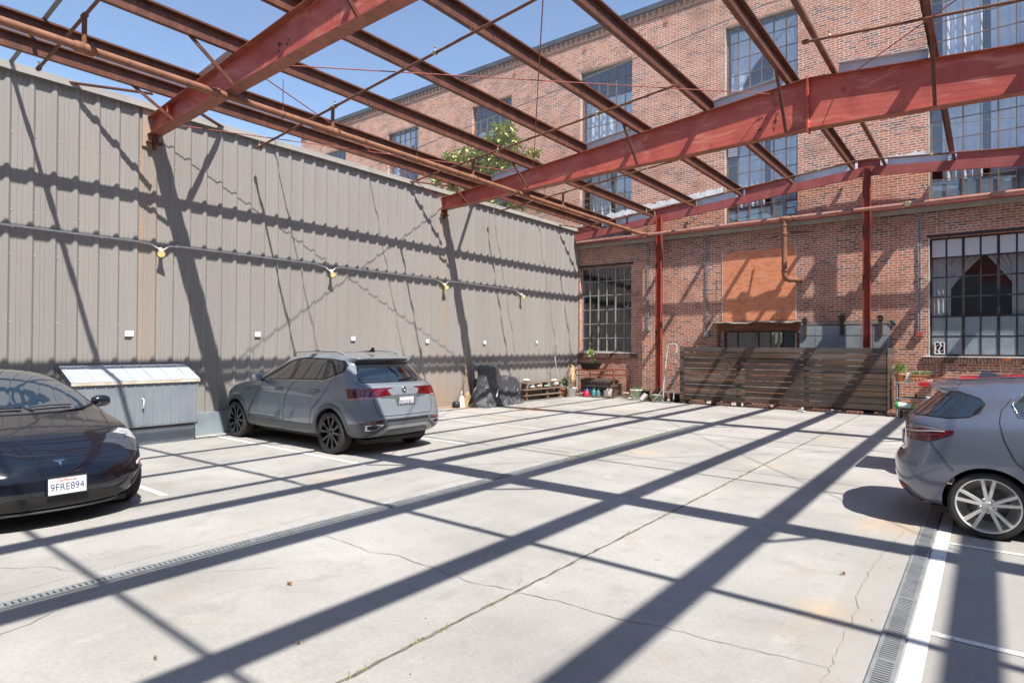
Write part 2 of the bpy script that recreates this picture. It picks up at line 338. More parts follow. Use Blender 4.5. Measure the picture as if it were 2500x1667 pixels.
mb = MB(); ribbon(mb, [(-2.47, -5), (-2.47, 18)], .020, .004, .006, 3)
for y in (-1.2,): ribbon(mb, [(-11, y), (-5, y)], .012, .004, .004, 4)
ribbon(mb, [(-11.0, 8.25), (-6.55, 8.11), (-5.81, 8.06), (-5.09, 8.01)], .010, .004, .006, 5)
ribbon(mb, [(-11.0, 13.6), (-4.9, 13.5)], .010, .004, .006, 6)
ribbon(mb, [(-4.7, 12.2), (-.6, 12.1)], .010, .004, .006, 7)
j = mb.build("pavement_joint", M_joint, fix=False); tag(j, kind='structure')
mb = MB()
cr = {"A": [(-2.47, 3.2), (-2.45, 3.24), (-2.11, 3.3), (-1.75, 3.3), (-1.48, 3.37), (-1.11, 3.4), (-0.79, 3.44), (-0.64, 3.47)],
 "B": [(-4.57, 3.17), (-4.17, 3.19), (-3.87, 3.15), (-3.61, 3.23), (-3.19, 3.21), (-2.83, 3.18), (-2.5, 3.25)],
 "C": [(-4.2, .7), (-4.37, 0.98), (-4.39, 1.11), (-4.46, 1.22), (-4.57, 1.38)],
 "D": [(-4.62, 1.6), (-4.52, 1.83), (-4.5, 2.05), (-4.32, 2.26), (-4.08, 2.53)],
 "E": [(-5.9, 1.1), (-5.58, 1.3), (-5.44, 1.46), (-5.2, 1.55), (-5.07, 1.6)],
 "F": [(-0.6, 1.5), (-0.63, 3.29), (-0.64, 3.71), (-0.64, 4.42), (-0.68, 4.56), (-0.68, 5.28), (-0.59, 6.46)],
 "J": [(-4.98, -3), (-5.05, 1.61), (-5.08, 3.33), (-5.06, 9), (-5.05, 14)]}
for i, (k, p) in enumerate(cr.items()): ribbon(mb, p, .006 if k in "ABC" else .004, .0045, .012, 20 + i)
c = mb.build("pavement_crack", M_crack, fix=False); tag(c, kind='structure')
# painted lines
mb = MB(); ribbon(mb, [(-.305, -6), (-.305, 14)], .095, .0042); mb.build("stall_edge_line", M_white, fix=False)["kind"] = 'structure'
mb = MB()
for y in (6.31, 4.25, 2.2, 8.4): ribbon(mb, [(-.255, y), (4, y)], .055, .0042)
for y, x1, x0 in ((5.42, -6.68, -11.1), (2.97, -7.0, -11.1), (.55, -7, -11.1)): ribbon(mb, [(x0, y + .02), (x1, y - .02)], .075, .0042)
mb.build("stall_line", M_white, fix=False)["kind"] = 'structure'
mb = MB()
for y, x1 in ((7.62, -6.85), (9.95, -6.9), (12.3, -6.6), (14.7, -6.4)): ribbon(mb, [(-11.0, y), (x1, y)], .075, .0042)
mb.build("faded_stall_line", M_faint, fix=False)["kind"] = 'structure'

# trench drains
def drain(name, label, x0, x1, y0, y1, step, slot, rail):
    mb = MB(); mb.m(0).add([(x0, y0, .005), (x1, y0, .005), (x1, y1, .005), (x0, y1, .005)], [(0, 1, 2, 3)])
    o = empty(name, ((x0 + x1) / 2, (y0 + y1) / 2, 0), 0, label, "drain")
    a = MB(); a.add([(x0 + rail * .5, y0, .006), (x1 - rail * .5, y0, .006), (x1 - rail * .5, y1, .006), (x0 + rail * .5, y1, .006)], [(0, 1, 2, 3)]); a.build("channel", M_dark, o, fix=False)
    b = MB(); b.box(x0, x0 + rail, y0, y1, .001, .012); b.box(x1 - rail, x1, y0, y1, .001, .012); b.build("edge_rail", M_grate, o)
    c = MB(); y = y0
    while y < y1:
        c.box(x0 + rail, x1 - rail, y, y + step - slot, .007, .0105); y += step
    y = y0 + .5
    cut = (x1 - x0)
    c.build("grating", M_grate, o); 
    y = y0 + .7
    while y < y1:
        MB().box(x0 + rail, x1 - rail, y, y + .035, .0108, .0118).build("joint_plate", M_grate, o); y += 1.0
    return o
drain("trench_drain", "long galvanised slotted trench drain crossing the middle of the concrete", -4.86, -4.755, -3, 12.6, .036, .012, .020)
drain("trench_drain", "galvanised trench drain running beside the thick white line at right", -.475, -.362, -2, 14, .026, .011, .018)
# fill strips of smoother concrete beside the drain, grass in joints
M_weed = mottled("weed_green", (.16, .24, .05), (.28, .34, .10), 30, .8)
mb = MB(); rnd = random.Random(5)
def tufts(mb, n, fx, hmin, hmax, rnd, wd=.004):
    for _ in range(n):
        x, y = fx(); a = rnd.uniform(0, 6.28); h = rnd.uniform(hmin, hmax); dx, dy = math.cos(a) * wd, math.sin(a) * wd; lx, ly = rnd.uniform(-.02, .02), rnd.uniform(-.02, .02)
        mb.add([(x - dx, y - dy, .004), (x + dx, y + dy, .004), (x + lx, y + ly, h)], [(0, 1, 2)])
tufts(mb, 500, lambda: (-4.80 + rnd.gauss(0, .02), rnd.uniform(7.5, 8.6)), .01, .035, rnd)
tufts(mb, 420, lambda: (-4.80 + rnd.gauss(0, .02), rnd.uniform(9.5, 11.2)), .01, .04, rnd)
for yy in (1.95, 2.35, 2.6, 3.0, 4.9, 7.9, 8.3, 6.6, 14.2, 14.5, 1.5): tufts(mb, 26, lambda: (-2.47 + rnd.gauss(0, .012), yy + rnd.gauss(0, .05)), .006, .02, rnd)
tufts(mb, 160, lambda: (-2.47 + rnd.gauss(0, .008), rnd.uniform(5, 14.8)), .004, .012, rnd)
tufts(mb, 200, lambda: (rnd.uniform(-6.5, -5.1), 8.07 + rnd.gauss(0, .012)), .004, .012, rnd)
tufts(mb, 120, lambda: (rnd.uniform(-10.0, -8.4), 18.25 + rnd.gauss(0, .06)), .02, .07, rnd)
tag(mb.build("joint_weeds", M_weed, fix=False), "short green weeds growing in the drain and concrete joints", "weeds", kind="stuff")
mb = MB(); rnd = random.Random(77)
for _ in range(420):
    x, y = (rnd.uniform(-10, -.6), rnd.uniform(1.2, 16)) if rnd.random() < .6 else (rnd.choice((-4.9, -2.47, -.52, -11.1)) + rnd.gauss(0, .12), rnd.uniform(1.2, 17)); s = rnd.uniform(.003, .009); a = rnd.uniform(0, 6)
    P4 = [(x + s * math.cos(a + k * 2.09), y + s * math.sin(a + k * 2.09), .0005) for k in range(3)] + [(x, y, .0005 + s * .9)]
    mb.add(P4, [(0, 1, 3), (1, 2, 3), (2, 0, 3)])
tag(mb.build("grit", mottled("loose_grit", (.12, .11, .10), (.30, .27, .23), 40, .9), fix=False), "loose grit and crumbs scattered over the concrete", "grit", kind="stuff")
# leaves / debris
M_leaf = mottled("dry_leaf", (.22, .10, .05), (.30, .17, .09), 30, .8)
for i, (x, y, s, lb) in enumerate(((-3.736, 2.377, .024, "curled brown dead leaf on the open concrete right of the left trench drain"), (-2.953, 1.937, .012, "small dead leaf nearest the bottom centre of the concrete"), (-3.386, 1.387, .012, "tiny dead leaf low at the left of the concrete"), (-.821, 4.94, .022, "tan dry leaf on the concrete left of the right trench drain"))):
    mb = MB(); n = 9; vs = [(x, y, .012)]
    for k in range(n):
        a = 2 * math.pi * k / n; r = s * (1 if k % 2 else .6); vs.append((x + r * math.cos(a), y + r * .7 * math.sin(a), .006 + .012 * (k % 3)))
    mb.add(vs, [(0, 1 + k, 1 + (k + 1) % n) for k in range(n)]); tag(mb.build("dead_leaf", M_leaf, origin=(x, y, 0), fix=False), lb, "leaf")

# ================================================================== LEFT WALL
LW = empty("metal_wall", (XL, 8, 0), 0, "long taupe ribbed metal siding wall along the left of the yard", "wall")
prof = [(0, 0), (.035, .034), (.075, .034), (.11, 0), (.165, 0), (.171, .006), (.179, .006), (.185, 0), (.225, 0), (.231, .006), (.239, .006), (.245, 0)]
mb = MB(); pts = []; y = -7.0; PITCH_R = .2875
while y < YW - .02:
    for dy, dx in prof:
        if y + dy < YW - .02: pts.append((XL - .028 + dx, y + dy))
    y += PITCH_R
vs = [(x, yy, z) for z in (0.0, 5.70) for x, yy in pts]; n = len(pts)
mb.add(vs, [(i, i + 1, n + i + 1, n + i) for i in range(n - 1)]); mb.box(XL - .30, XL - .05, -7, YW - .02, 0, 5.6)
mb.build("siding", M_siding, LW, fix=False)
mb = MB(); mb.box(XL - .35, XL + .078, -7, YW - .02, 5.705, 5.735); mb.box(XL + .066, XL + .078, -7, YW - .02, 5.63, 5.704)
mb.build("top_flashing", M_flash, LW)
mb = MB(); 
for yc in (4.50, 11.62): mb.box(XL - .02, XL + .012, yc - .15, yc + .15, 5.0, 5.70)
mb.build("bearing_panel", mottled("rust_tinted_panel", (.33, .29, .25), (.40, .29, .21), 4, .6), LW)
# fasteners
mb = MB()
for zz in (1.95, 2.95, 3.6, 4.75):
    y = -1.0
    while y < 18:
        mb.lathe([(.009, 0), (.009, .006), (0, .008)], (XL - .026, y + .15, zz), 6, 'X'); y += PITCH_R
mb.build("screw_row", mat("screw_white", (.6, .58, .55), .5), LW)
# painted kerb at the foot
mb = MB(); mb.box(XL - .01, XL + .12, -7, 8.6, 0, .40); o = mb.build("low_curb", mottled("grey_blue_painted_curb", (.25, .30, .33), (.20, .24, .27), 3, .6), origin=(XL, 2, 0)); tag(o, "low grey painted concrete curb along the foot of the metal wall", "curb")
mb = MB(); mb.box(XL - .01, XL + .14, 8.6, YW - .02, 0, .035); o = mb.build("low_curb", mottled("dirty_curb", (.42, .34, .27), (.30, .2, .13), 3, .8), origin=(XL, 12, 0)); tag(o, "flat dirty rust stained footing strip under the far part of the metal wall", "curb")

# wall struts & bars over the wall
def strut(name, label, a, b, w, h, m_, cat="strut", group=None):
    o = MB().obox(a, b, w, h).build(name, m_, origin=a); tag(o, label, cat, group); return o
# lamps on conduit
M_lampbody = mottled("cream_lamp_body", (.55, .52, .42), (.44, .40, .30), 20, .5)
M_bulb = mat("lit_lamp_lens", (.9, .75, .35), .4, emit=(1.0, .72, .25), estr=.4)
lamp0 = None
for i, (yy, zz, lb) in enumerate(((4.614, 3.178, "lit cream flood lamp nearest the camera on the metal wall, under the rust streak"), (8.10, 3.157, "lit cream flood lamp second from the left on the metal wall conduit"), (11.62, 3.16, "lit cream flood lamp third from the left, on the far rust streaked panel"), (15.0, 3.14, "lit cream flood lamp at the far end of the wall conduit"))):
    if lamp0 is None:
        t = empty("flood_lamp", (XL, yy, zz), 0, lb, "lamp", "flood lamps on the metal wall"); lamp0 = t
        d = Vector((.80, -.25, -.55)).normalized(); q = Vector((XL + .07, yy + .02, zz + .06)); rotq = Vector((0, 0, 1)).rotation_difference(d)
        def LTH(prof, q=q, rotq=rotq):
            m_ = MB(); m_.lathe(prof, (0, 0, 0), 20); m_.v = [rotq @ v + q for v in m_.v]; return m_
        LTH([(0, -.03), (.028, -.03), (.032, .03), (.045, .07), (.066, .12), (.066, .135), (.058, .135)]).build("housing", M_lampbody, t)
        LTH([(.0, .122), (.052, .124), (.056, .120)]).build("lens", M_bulb, t)
        mb = MB(); mb.lathe([(0, .05), (.04, .05), (.045, 0), (0, 0)], (XL + .0, yy + .03, zz + .09), 16, 'X'); mb.tube([(XL + .03, yy + .03, zz + .09), tuple(q)], .014); mb.build("junction_box", M_lampbody, t)
    else:
        c = copy_tree(lamp0); c.location = (XL, yy, zz); c["label"] = lb
CT = empty("wall_conduit", (XL + .05, 8, 3.35), 0, "thin white electrical conduit linking the flood lamps along the metal wall", "conduit")
mb = MB(); ys = [-6, 4.25, 4.50, 4.66, 4.78, 4.98, 7.75, 7.98, 8.12, 8.24, 8.46, 11.25, 11.5, 11.64, 11.78, 12.0, 14.72, 14.96]; zs = [3.36, 3.36, 3.34, 3.24, 3.34, 3.36, 3.36, 3.32, 3.22, 3.33, 3.36, 3.36, 3.32, 3.22, 3.33, 3.36, 3.34, 3.22]
mb.tube([(XL + .045, a, b) for a, b in zip(ys, zs)], .0125, 8); mb.build("conduit_run", M_whitemetal, CT)
mb = MB(); y = -2
while y < 14.5:
    mb.box(XL + .012, XL + .052, y, y + .02, 3.335, 3.385); y += .575 * 2
mb.build("conduit_clip", M_whitemetal, CT)
M_sign = mat("white_sign", (.75, .75, .74), .5)
for yy, zz, wd, lb in ((4.18, 1.81, .16, "blank white stall card nearest the camera on the metal wall"), (6.46, 1.84, .14, "blank white stall card second from the camera, above the dark SUV hood"), (8.757, 1.79, .135, "blank white stall card above the rear of the grey SUV"), (11.08, 1.755, .13, "blank white stall card just left of the far rust streak"), (13.34, 1.745, .13, "blank white stall card above the covered motorcycle"), (15.9, 1.78, .10, "small blank white stall card farthest along the metal wall")):
    o = MB().box(XL + .006, XL + .012, yy - wd * .42, yy + wd * .42, zz - .047, zz + .047).build("stall_card", M_sign, origin=(XL, yy, zz)); tag(o, lb, "sign", "stall cards on the metal wall")

# ================================================================== BRICK BUILDING
BB = empty("brick_building", (-2, YW + 3, 0), 0, "tall old red brick industrial building with steel sash windows closing the yard", "building")
BX0, BX1, ZT = -28.24, 12.0, 12.55
WX = {"a": (-26.55, -24.5), "b": (-21.45, -19.45), "c": (-16.36, -14.36), "d": (-11.28, -9.30), "e": (-6.22, -4.20), "f": (-1.14, .88), "g": (3.95, 5.97), "h": (9.0, 11.0)}
RW = {"g": (1.452, 4.378), "m": (5.345, 7.80), "u": (8.30, 11.25)}
holes = [(*WX[k], *RW[r]) for k in WX for r in ("m", "u")] + [(*WX["d"], *RW["g"]), (*WX["f"], *RW["g"]), (*WX["g"], *RW["g"])]
PW = (-6.24, -4.22, 1.25, 2.13); holes.append(PW)
def wall_holes(mb, y, x0, x1, z0, z1, holes, depth):
    xs = sorted({x0, x1} | {h[i] for h in holes for i in (0, 1)}); zs = sorted({z0, z1} | {h[i] for h in holes for i in (2, 3)})
    for a, b in zip(xs, xs[1:]):
        for c, d in zip(zs, zs[1:]):
            if any(h[0] <= (a + b) / 2 <= h[1] and h[2] <= (c + d) / 2 <= h[3] for h in holes): continue
            mb.add([(a, y, c), (b, y, c), (b, y, d), (a, y, d)], [(0, 1, 2, 3)])
    for a, b, c, d in holes:
        e = y + depth
        mb.add([(a, y, c), (a, e, c), (a, e, d), (a, y, d)], [(0, 1, 2, 3)]); mb.add([(b, y, c), (b, y, d), (b, e, d), (b, e, c)], [(0, 1, 2, 3)])
        mb.add([(a, y, d), (a, e, d), (b, e, d), (b, y, d)], [(0, 1, 2, 3)]); mb.add([(a, y, c), (b, y, c), (b, e, c), (a, e, c)], [(0, 1, 2, 3)])
mb = MB(); wall_holes(mb, YW, BX0, BX1, 0, ZT, holes, .30)
mb.add([(BX0, YW, 0), (BX0, YW + 14, 0), (BX0, YW + 14, ZT), (BX0, YW, ZT)], [(0, 3, 2, 1)]); mb.add([(BX1, YW, 0), (BX1, YW + 14, 0), (BX1, YW + 14, ZT), (BX1, YW, ZT)], [(0, 1, 2, 3)])
mb.add([(BX0, YW + 14, 0), (BX1, YW + 14, 0), (BX1, YW + 14, ZT), (BX0, YW + 14, ZT)], [(0, 3, 2, 1)]); mb.add([(BX0, YW, ZT), (BX1, YW, ZT), (BX1, YW + 14, ZT), (BX0, YW + 14, ZT)], [(0, 1, 2, 3)])
mb.build("brick_wall", M_brick, BB, fix=False)
mb = MB(); mb.box(BX0 - .06, BX1, YW - .07, YW + .4, ZT, ZT + .17); mb.build("parapet_coping", M_coping, BB)
mb = MB(); x = BX0      # dog-tooth course below the coping
while x < BX1:
    mb.box(x, x + .10, YW - .035, YW - .001, ZT - .16, ZT - .003); x += .21
mb.box(BX0, BX1, YW - .022, YW - .001, ZT - .30, ZT - .24)
mb.build("dentil_course", M_soldier, BB)
# stars: tie plates
for x in (-23.5, -20.2, -17.2, -14.2, -11.1, -8.1, -5.1, -2.1):
    m_ = MB(); m_.prism([(x - .07, 12.0), (x + .06, 11.96), (x + .07, 12.1), (x - .05, 12.13)], YW - .03, YW - .002, 'Y'); m_.build("tie_plate", mat("tie_plate_red", (.42, .17, .12), .7), BB)
def curtain(mb, x0, x1, z0, z1, y, gather=0, amp=.03, n=60, side=0):
    cols = n; rows = 10; vs = []
    for j in range(rows + 1):
        t = j / rows; z = z1 + (z0 - z1) * t
        for i in range(cols + 1):
            s_ = i / cols; xa, xb = x0, x1
            if gather:
                k = math.sin(min(t / .75, 1) * math.pi / 2)
                if side < 0: xb = x1 + (x0 + (x1 - x0) * .16 - x1) * k
                else: xa = x0 + (x1 - (x1 - x0) * .16 - x0) * k
            vs.append((xa + (xb - xa) * s_, y + amp * math.sin(s_ * cols * .9 + math.sin(j * .3)) * (1 if not gather else .8), z))
    w_ = cols + 1
    mb.add(vs, [(j * w_ + i, j * w_ + i + 1, (j + 1) * w_ + i + 1, (j + 1) * w_ + i) for j in range(rows) for i in range(cols)], True)
def window(x0, x1, z0, z1, cols, rows, mf, glass, style, thick=.028):
    yf = YW + .13
    mb = MB(); dx, dz = (x1 - x0) / cols, (z1 - z0) / rows
    mb.box(x0 + .002, x0 + .045, yf, yf + .05, z0 + .002, z1 - .002); mb.box(x1 - .045, x1 - .002, yf, yf + .05, z0 + .002, z1 - .002)
    mb.box(x0 + .046, x1 - .046, yf, yf + .05, z0 + .002, z0 + .045); mb.box(x0 + .046, x1 - .046, yf, yf + .05, z1 - .045, z1 - .002)
    for i in range(1, cols):
        t_ = thick * (1.7 if i in (2, 4) and cols == 6 else 1) / 2; mb.box(x0 + i * dx - t_, x0 + i * dx + t_, yf + .004, yf + .045, z0 + .046, z1 - .046)
    for j in range(1, rows): mb.box(x0 + .046, x1 - .046, yf + .010, yf + .040, z0 + j * dz - thick / 2, z0 + j * dz + thick / 2)
    f = mb.build("window", mf, BB)
    g_ = MB()
    for i in range(cols):
        for j_ in range(rows):
            rx, rz = random.uniform(-.004, .004), random.uniform(-.004, .004); a, b, c, d = x0 + i * dx + thick / 2, x0 + (i + 1) * dx - thick / 2, z0 + j_ * dz + thick / 2, z0 + (j_ + 1) * dz - thick / 2
            g_.add([(a, yf + .025 + rx, c), (b, yf + .025 - rx, c), (b, yf + .025 - rx + rz, d), (a, yf + .025 + rx + rz, d)], [(0, 1, 2, 3)])
    g_.build("glass_pane", glass, f, fix=False)
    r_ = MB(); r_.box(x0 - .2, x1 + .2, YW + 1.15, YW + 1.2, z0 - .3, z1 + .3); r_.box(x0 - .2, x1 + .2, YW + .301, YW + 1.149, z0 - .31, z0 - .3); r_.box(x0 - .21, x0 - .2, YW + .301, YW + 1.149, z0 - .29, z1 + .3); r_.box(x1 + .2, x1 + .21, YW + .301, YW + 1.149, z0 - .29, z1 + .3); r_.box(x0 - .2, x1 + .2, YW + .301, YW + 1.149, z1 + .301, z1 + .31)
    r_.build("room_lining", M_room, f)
    yc = YW + .34
    if style == 'tied':
        c_ = MB(); mid = x0 + (x1 - x0) * .50
        curtain(c_, x0, mid + .02, z0 + .4, z1 - dz, yc, 1, .018, 50, -1); curtain(c_, mid + .12, x1, z0 + .4, z1 - dz, yc, 1, .018, 50, 1)
        curtain(c_, x0, x0 + .42, z0 + .2, z1 - dz, yc - .06, 0, .02, 30); curtain(c_, x1 - .42, x1, z0 + .2, z1 - dz, yc - .06, 0, .02, 30)
        c_.build("curtain", M_curt, f, fix=False)
        p_ = MB()
        for i in range(cols): p_.add([(x0 + i * dx + .02, yf + .012, z1 - dz + .012), (x0 + (i + 1) * dx - .02, yf + .012, z1 - dz + .012), (x0 + (i + 1) * dx - .02, yf + .012, z1 - .04), (x0 + i * dx + .02, yf + .012, z1 - .04)], [(0, 1, 2, 3)])
        p_.build("white_panel", M_whiteboard, f, fix=False)
        p_ = MB(); p_.add([(x0 + .02, yf + .016, z0 + .04), (x1 - .02, yf + .016, z0 + .04), (x1 - .02, yf + .016, z0 + 2 * dz), (x0 + .02, yf + .016, z0 + 2 * dz)], [(0, 1, 2, 3)]); p_.build("privacy_film", M_blind, f, fix=False)
    elif style == 'curtains':
        c_ = MB(); curtain(c_, x0 + .25, x0 + (x1 - x0) * .52, z0 + .1, z1 - .1, yc, 0, .03, 34); curtain(c_, x0 + (x1 - x0) * .60, x1 - .1, z0 + .1, z1 - .1, yc, 0, .03, 26); c_.build("curtain", M_curt, f, fix=False)
        p_ = MB(); p_.add([(x0 + .02, yf + .036, z0 + .04), (x1 - .02, yf + .036, z0 + .04), (x1 - .02, yf + .036, z0 + dz * .93), (x0 + .02, yf + .036, z0 + dz * .93)], [(0, 1, 2, 3)]); p_.build("privacy_film", M_blind, f, fix=False)
    elif style == 'half':
        c_ = MB(); curtain(c_, x0 + .05, x1 - .05, z0 + .1, z0 + (z1 - z0) * .66, yc, 0, .02, 50); c_.build("curtain", M_curt, f, fix=False)
    elif style == 'side':
        c_ = MB(); curtain(c_, x0 + .05, x1 - .05, z0 + .1, z1 - .1, yc, 1, .02, 44, -1); curtain(c_, x0 + .9, x1 - .05, z0 + .1, z1 - .1, yc + .05, 1, .02, 40, 1); c_.build("curtain", M_curt, f, fix=False)
    elif style == 'film':
        p_ = MB(); p_.add([(x0 + .02, yf + .036, z0 + .04), (x1 - .02, yf + .036, z0 + .04), (x1 - .02, yf + .036, z1 - .04), (x0 + .02, yf + .036, z1 - .04)], [(0, 1, 2, 3)]); p_.build("privacy_film", M_blind, f, fix=False)
    return f
M_ub = M_glass
for k, st in (("a", 'half'), ("b", 'side'), ("c", 'half'), ("d", 'half'), ("e", 'side'), ("f", 'curtains'), ("g", 'film'), ("h", 'film')): window(*WX[k], *RW["u"], 6, 6, M_frame2, M_ub, st, .022)
for k, st in (("a", 'film'), ("b", 'half'), ("c", 'half'), ("d", 'curtains'), ("e", 'curtains'), ("f", 'curtains'), ("g", 'film'), ("h", 'film')): window(*WX[k], *RW["m"], 6, 5, M_frame2, M_glass, st, .022)
window(*WX["d"], *RW["g"], 6, 6, M_ltsash, M_glassdk, 'dark', .024)
window(*WX["f"], *RW["g"], 6, 6, M_dksash, M_glassmid, 'tied', .034); window(*WX["g"], *RW["g"], 6, 6, M_dksash, M_glassdk, 'tied', .034)
# louvre pane + window fan
mb = MB(); x0 = WX["e"][0]
for j in range(6): mb.add([(x0 + .05, YW + .118, 7.36 + j * .065), (x0 + .33, YW + .118, 7.36 + j * .065), (x0 + .33, YW + .128, 7.415 + j * .065), (x0 + .05, YW + .128, 7.415 + j * .065)], [(0, 1, 2, 3)])
mb.build("vent_louvre", M_sign, BB)
fan = empty("window_fan", (-.94, YW + .1, 1.5), 0, "white twin extractor fan set in the lowest left pane of the large curtained window", "fan")
mb = MB(); fx0, fx1, fz0, fz1 = -1.045, -.835, 1.50, 1.80
mb.box(fx0, fx1, YW + .10, YW + .128, fz0, fz0 + .02); mb.box(fx0, fx1, YW + .10, YW + .128, fz1 - .02, fz1); mb.box(fx0, fx0 + .02, YW + .10, YW + .128, fz0 + .021, fz1 - .021); mb.box(fx1 - .02, fx1, YW + .10, YW + .128, fz0 + .021, fz1 - .021)
mb.tube([(-.94 + .022 * math.sin((i / 12 - .5) * 6.28), YW + .11, fz0 + .02 + (fz1 - fz0 - .04) * i / 12) for i in range(13)], .013, 8); mb.build("fan_frame", M_sign, fan)
mb = MB(); mb.box(fx0 + .021, fx1 - .021, YW + .118, YW + .127, fz0 + .021, fz1 - .021); mb.build("fan_opening", M_dark, fan)
mb = MB(); mb.lathe([(.078, 0), (.088, -.006), (.088, 0)], (-.94, YW + .109, 1.65), 22, 'Y'); mb.build("guard_ring", M_sign, fan)
# sills: soldier course bricks
def sill(x0, x1, z0, z1):
    b_ = MB(); x = x0
    while x < x1:
        b_.box(x, x + .052, YW - .05 + random.uniform(-.006, .006), YW - .001, z0 + random.uniform(0, .008), z1 - .012); x += .064
    b_.build("window_sill", M_soldier, BB)
    c_ = MB(); c_.box(x0, x1, YW - .055, YW + .13, z1 - .011, z1 + .008); c_.build("sill_mortar", M_mortarlime, BB)
sill(-11.30, -9.10, 1.27, 1.44); sill(-1.28, .98, 1.27, 1.44)
for a, b in ((-11.31, -9.22), (-1.2, .92)): MB().box(a, b, YW - .012, YW - .001, 4.385, 4.45).build("steel_lintel", M_dksash, BB)
# pale stained edges round the upper windows
mb = MB()
for k in ("d", "e", "f"):
    for r in ("m", "u"): mb.box(WX[k][0] - .035, WX[k][0] - .001, YW - .004, YW - .001, RW[r][0], RW[r][1])
mb.build("caulk_line", mottled("pale_caulk", (.55, .50, .42), (.40, .35, .28), 9, .8), BB)
mb = MB(); mb.box(-1.165, -1.141, YW - .004, YW + .0, 1.45, 4.378); mb.build("caulk_line", mottled("white_caulk", (.7, .7, .68), (.5, .48, .45), 9, .8), BB)
# infill panel over the patio window
mb = MB(); mb.box(-6.28, -4.24, YW - .014, YW - .001, 2.42, 4.46); mb.build("infill_panel", M_infill, BB)
mb = MB(); mb.box(-6.295, -6.281, YW - .016, YW - .001, 2.42, 4.47); mb.box(-4.239, -4.225, YW - .016, YW - .001, 2.42, 4.47); mb.build("infill_joint", M_mortarlime, BB)
# lime painted band of the vanished roof
def lime(pts, wd, seed):
    rnd = random.Random(seed); b_ = MB(); top = []; bot = []
    for (x0, z0), (x1, z1) in zip(pts, pts[1:]):
        n_ = int(abs(x1 - x0) / .05)
        for i in range(n_):
            t_ = i / n_; x = x0 + (x1 - x0) * t_; z = z0 + (z1 - z0) * t_; top.append((x, z + wd * rnd.uniform(.75, 1.05) - .03 * ((i // 4) % 2))); bot.append((x, z - rnd.uniform(0, .02)))
    n_ = len(top); b_.add([(x, YW - .004, z) for x, z in bot] + [(x, YW - .004, z) for x, z in top], [(i, i + 1, n_ + i + 1, n_ + i) for i in range(n_ - 1)]); b_.build("lime_painted_band", M_mortarlime, BB, fix=False)
lime([(-11.35, 5.86), (-8.8, 6.10), (-6.24, 6.30)], .20, 1); lime([(-4.20, 6.18), (-2.80, 6.36), (-1.18, 6.42)], .23, 2)
# fascia at the floor line
mb = MB(); mb.box(-11.36, 8, YW - .10, YW - .001, 5.045, 5.165); mb.build("floor_line_fascia", M_fascia, BB)
mb = MB(); mb.box(-11.36, 8, YW - .25, YW - .001, 5.168, 5.20); mb.box(-11.36, 8, YW - .25, YW - .243, 5.201, 5.235); mb.build("red_ledge", M_redend, BB)
mb = MB(); x = -11.3      # bird spikes
while x < -8.5:
    mb.tube([(x, YW - .12, 5.2), (x + .05, YW - .20, 5.33)], .004, 4); mb.tube([(x + .02, YW - .07, 5.2), (x + .04, YW - .06, 5.34)], .004, 4); x += .06
mb.build("bird_spikes", M_whitemetal, BB)
# thin conduit below the fascia with drops
def drop(x, zb, label, m_box, w_=.045):
    t = empty("conduit_drop", (x, YW - .03, zb), 0, label, "conduit", "conduit drops on the brick wall")
    m_ = MB(); 
    for s_ in (-1, 1):
        xs_ = x + s_ * .027; m_.tube([(xs_, YW - .022, zb + .1), (xs_, YW - .022, 4.78), (xs_ + s_ * .03, YW - .022, 4.90), (xs_ + s_ * .10, YW - .022, 4.97), (xs_ + s_ * .25, YW - .022, 4.985)], .013, 8)
        m_.tube([(xs_ + s_ * .25, YW - .022, 4.985), (xs_ + s_ * (.85 if s_ < 0 else 1.0), YW - .022, 4.99)], .012, 8)
    m_.build("pipe", M_emt, t)
    b_ = MB(); b_.box(x - .075, x + .075, YW - .085, YW - .002, zb, zb + .13); b_.build("outlet_box", m_box, t, bevel=.006)
    for z in (2.6, 3.4, 4.2): MB().box(x - .06, x + .06, YW - .038, YW - .002, z, z + .02).build("clip", M_emt, t)
    return t
drop(-8.70, 2.18, "twin grey conduits dropping to a grey box left of the left red post", M_emt); drop(-6.76, 1.95, "twin grey conduits dropping to a grey box beside the orange brick panel", M_emt)
drop(-1.35, 1.93, "twin grey conduits dropping to a red box beside the large curtained window", M_redend)
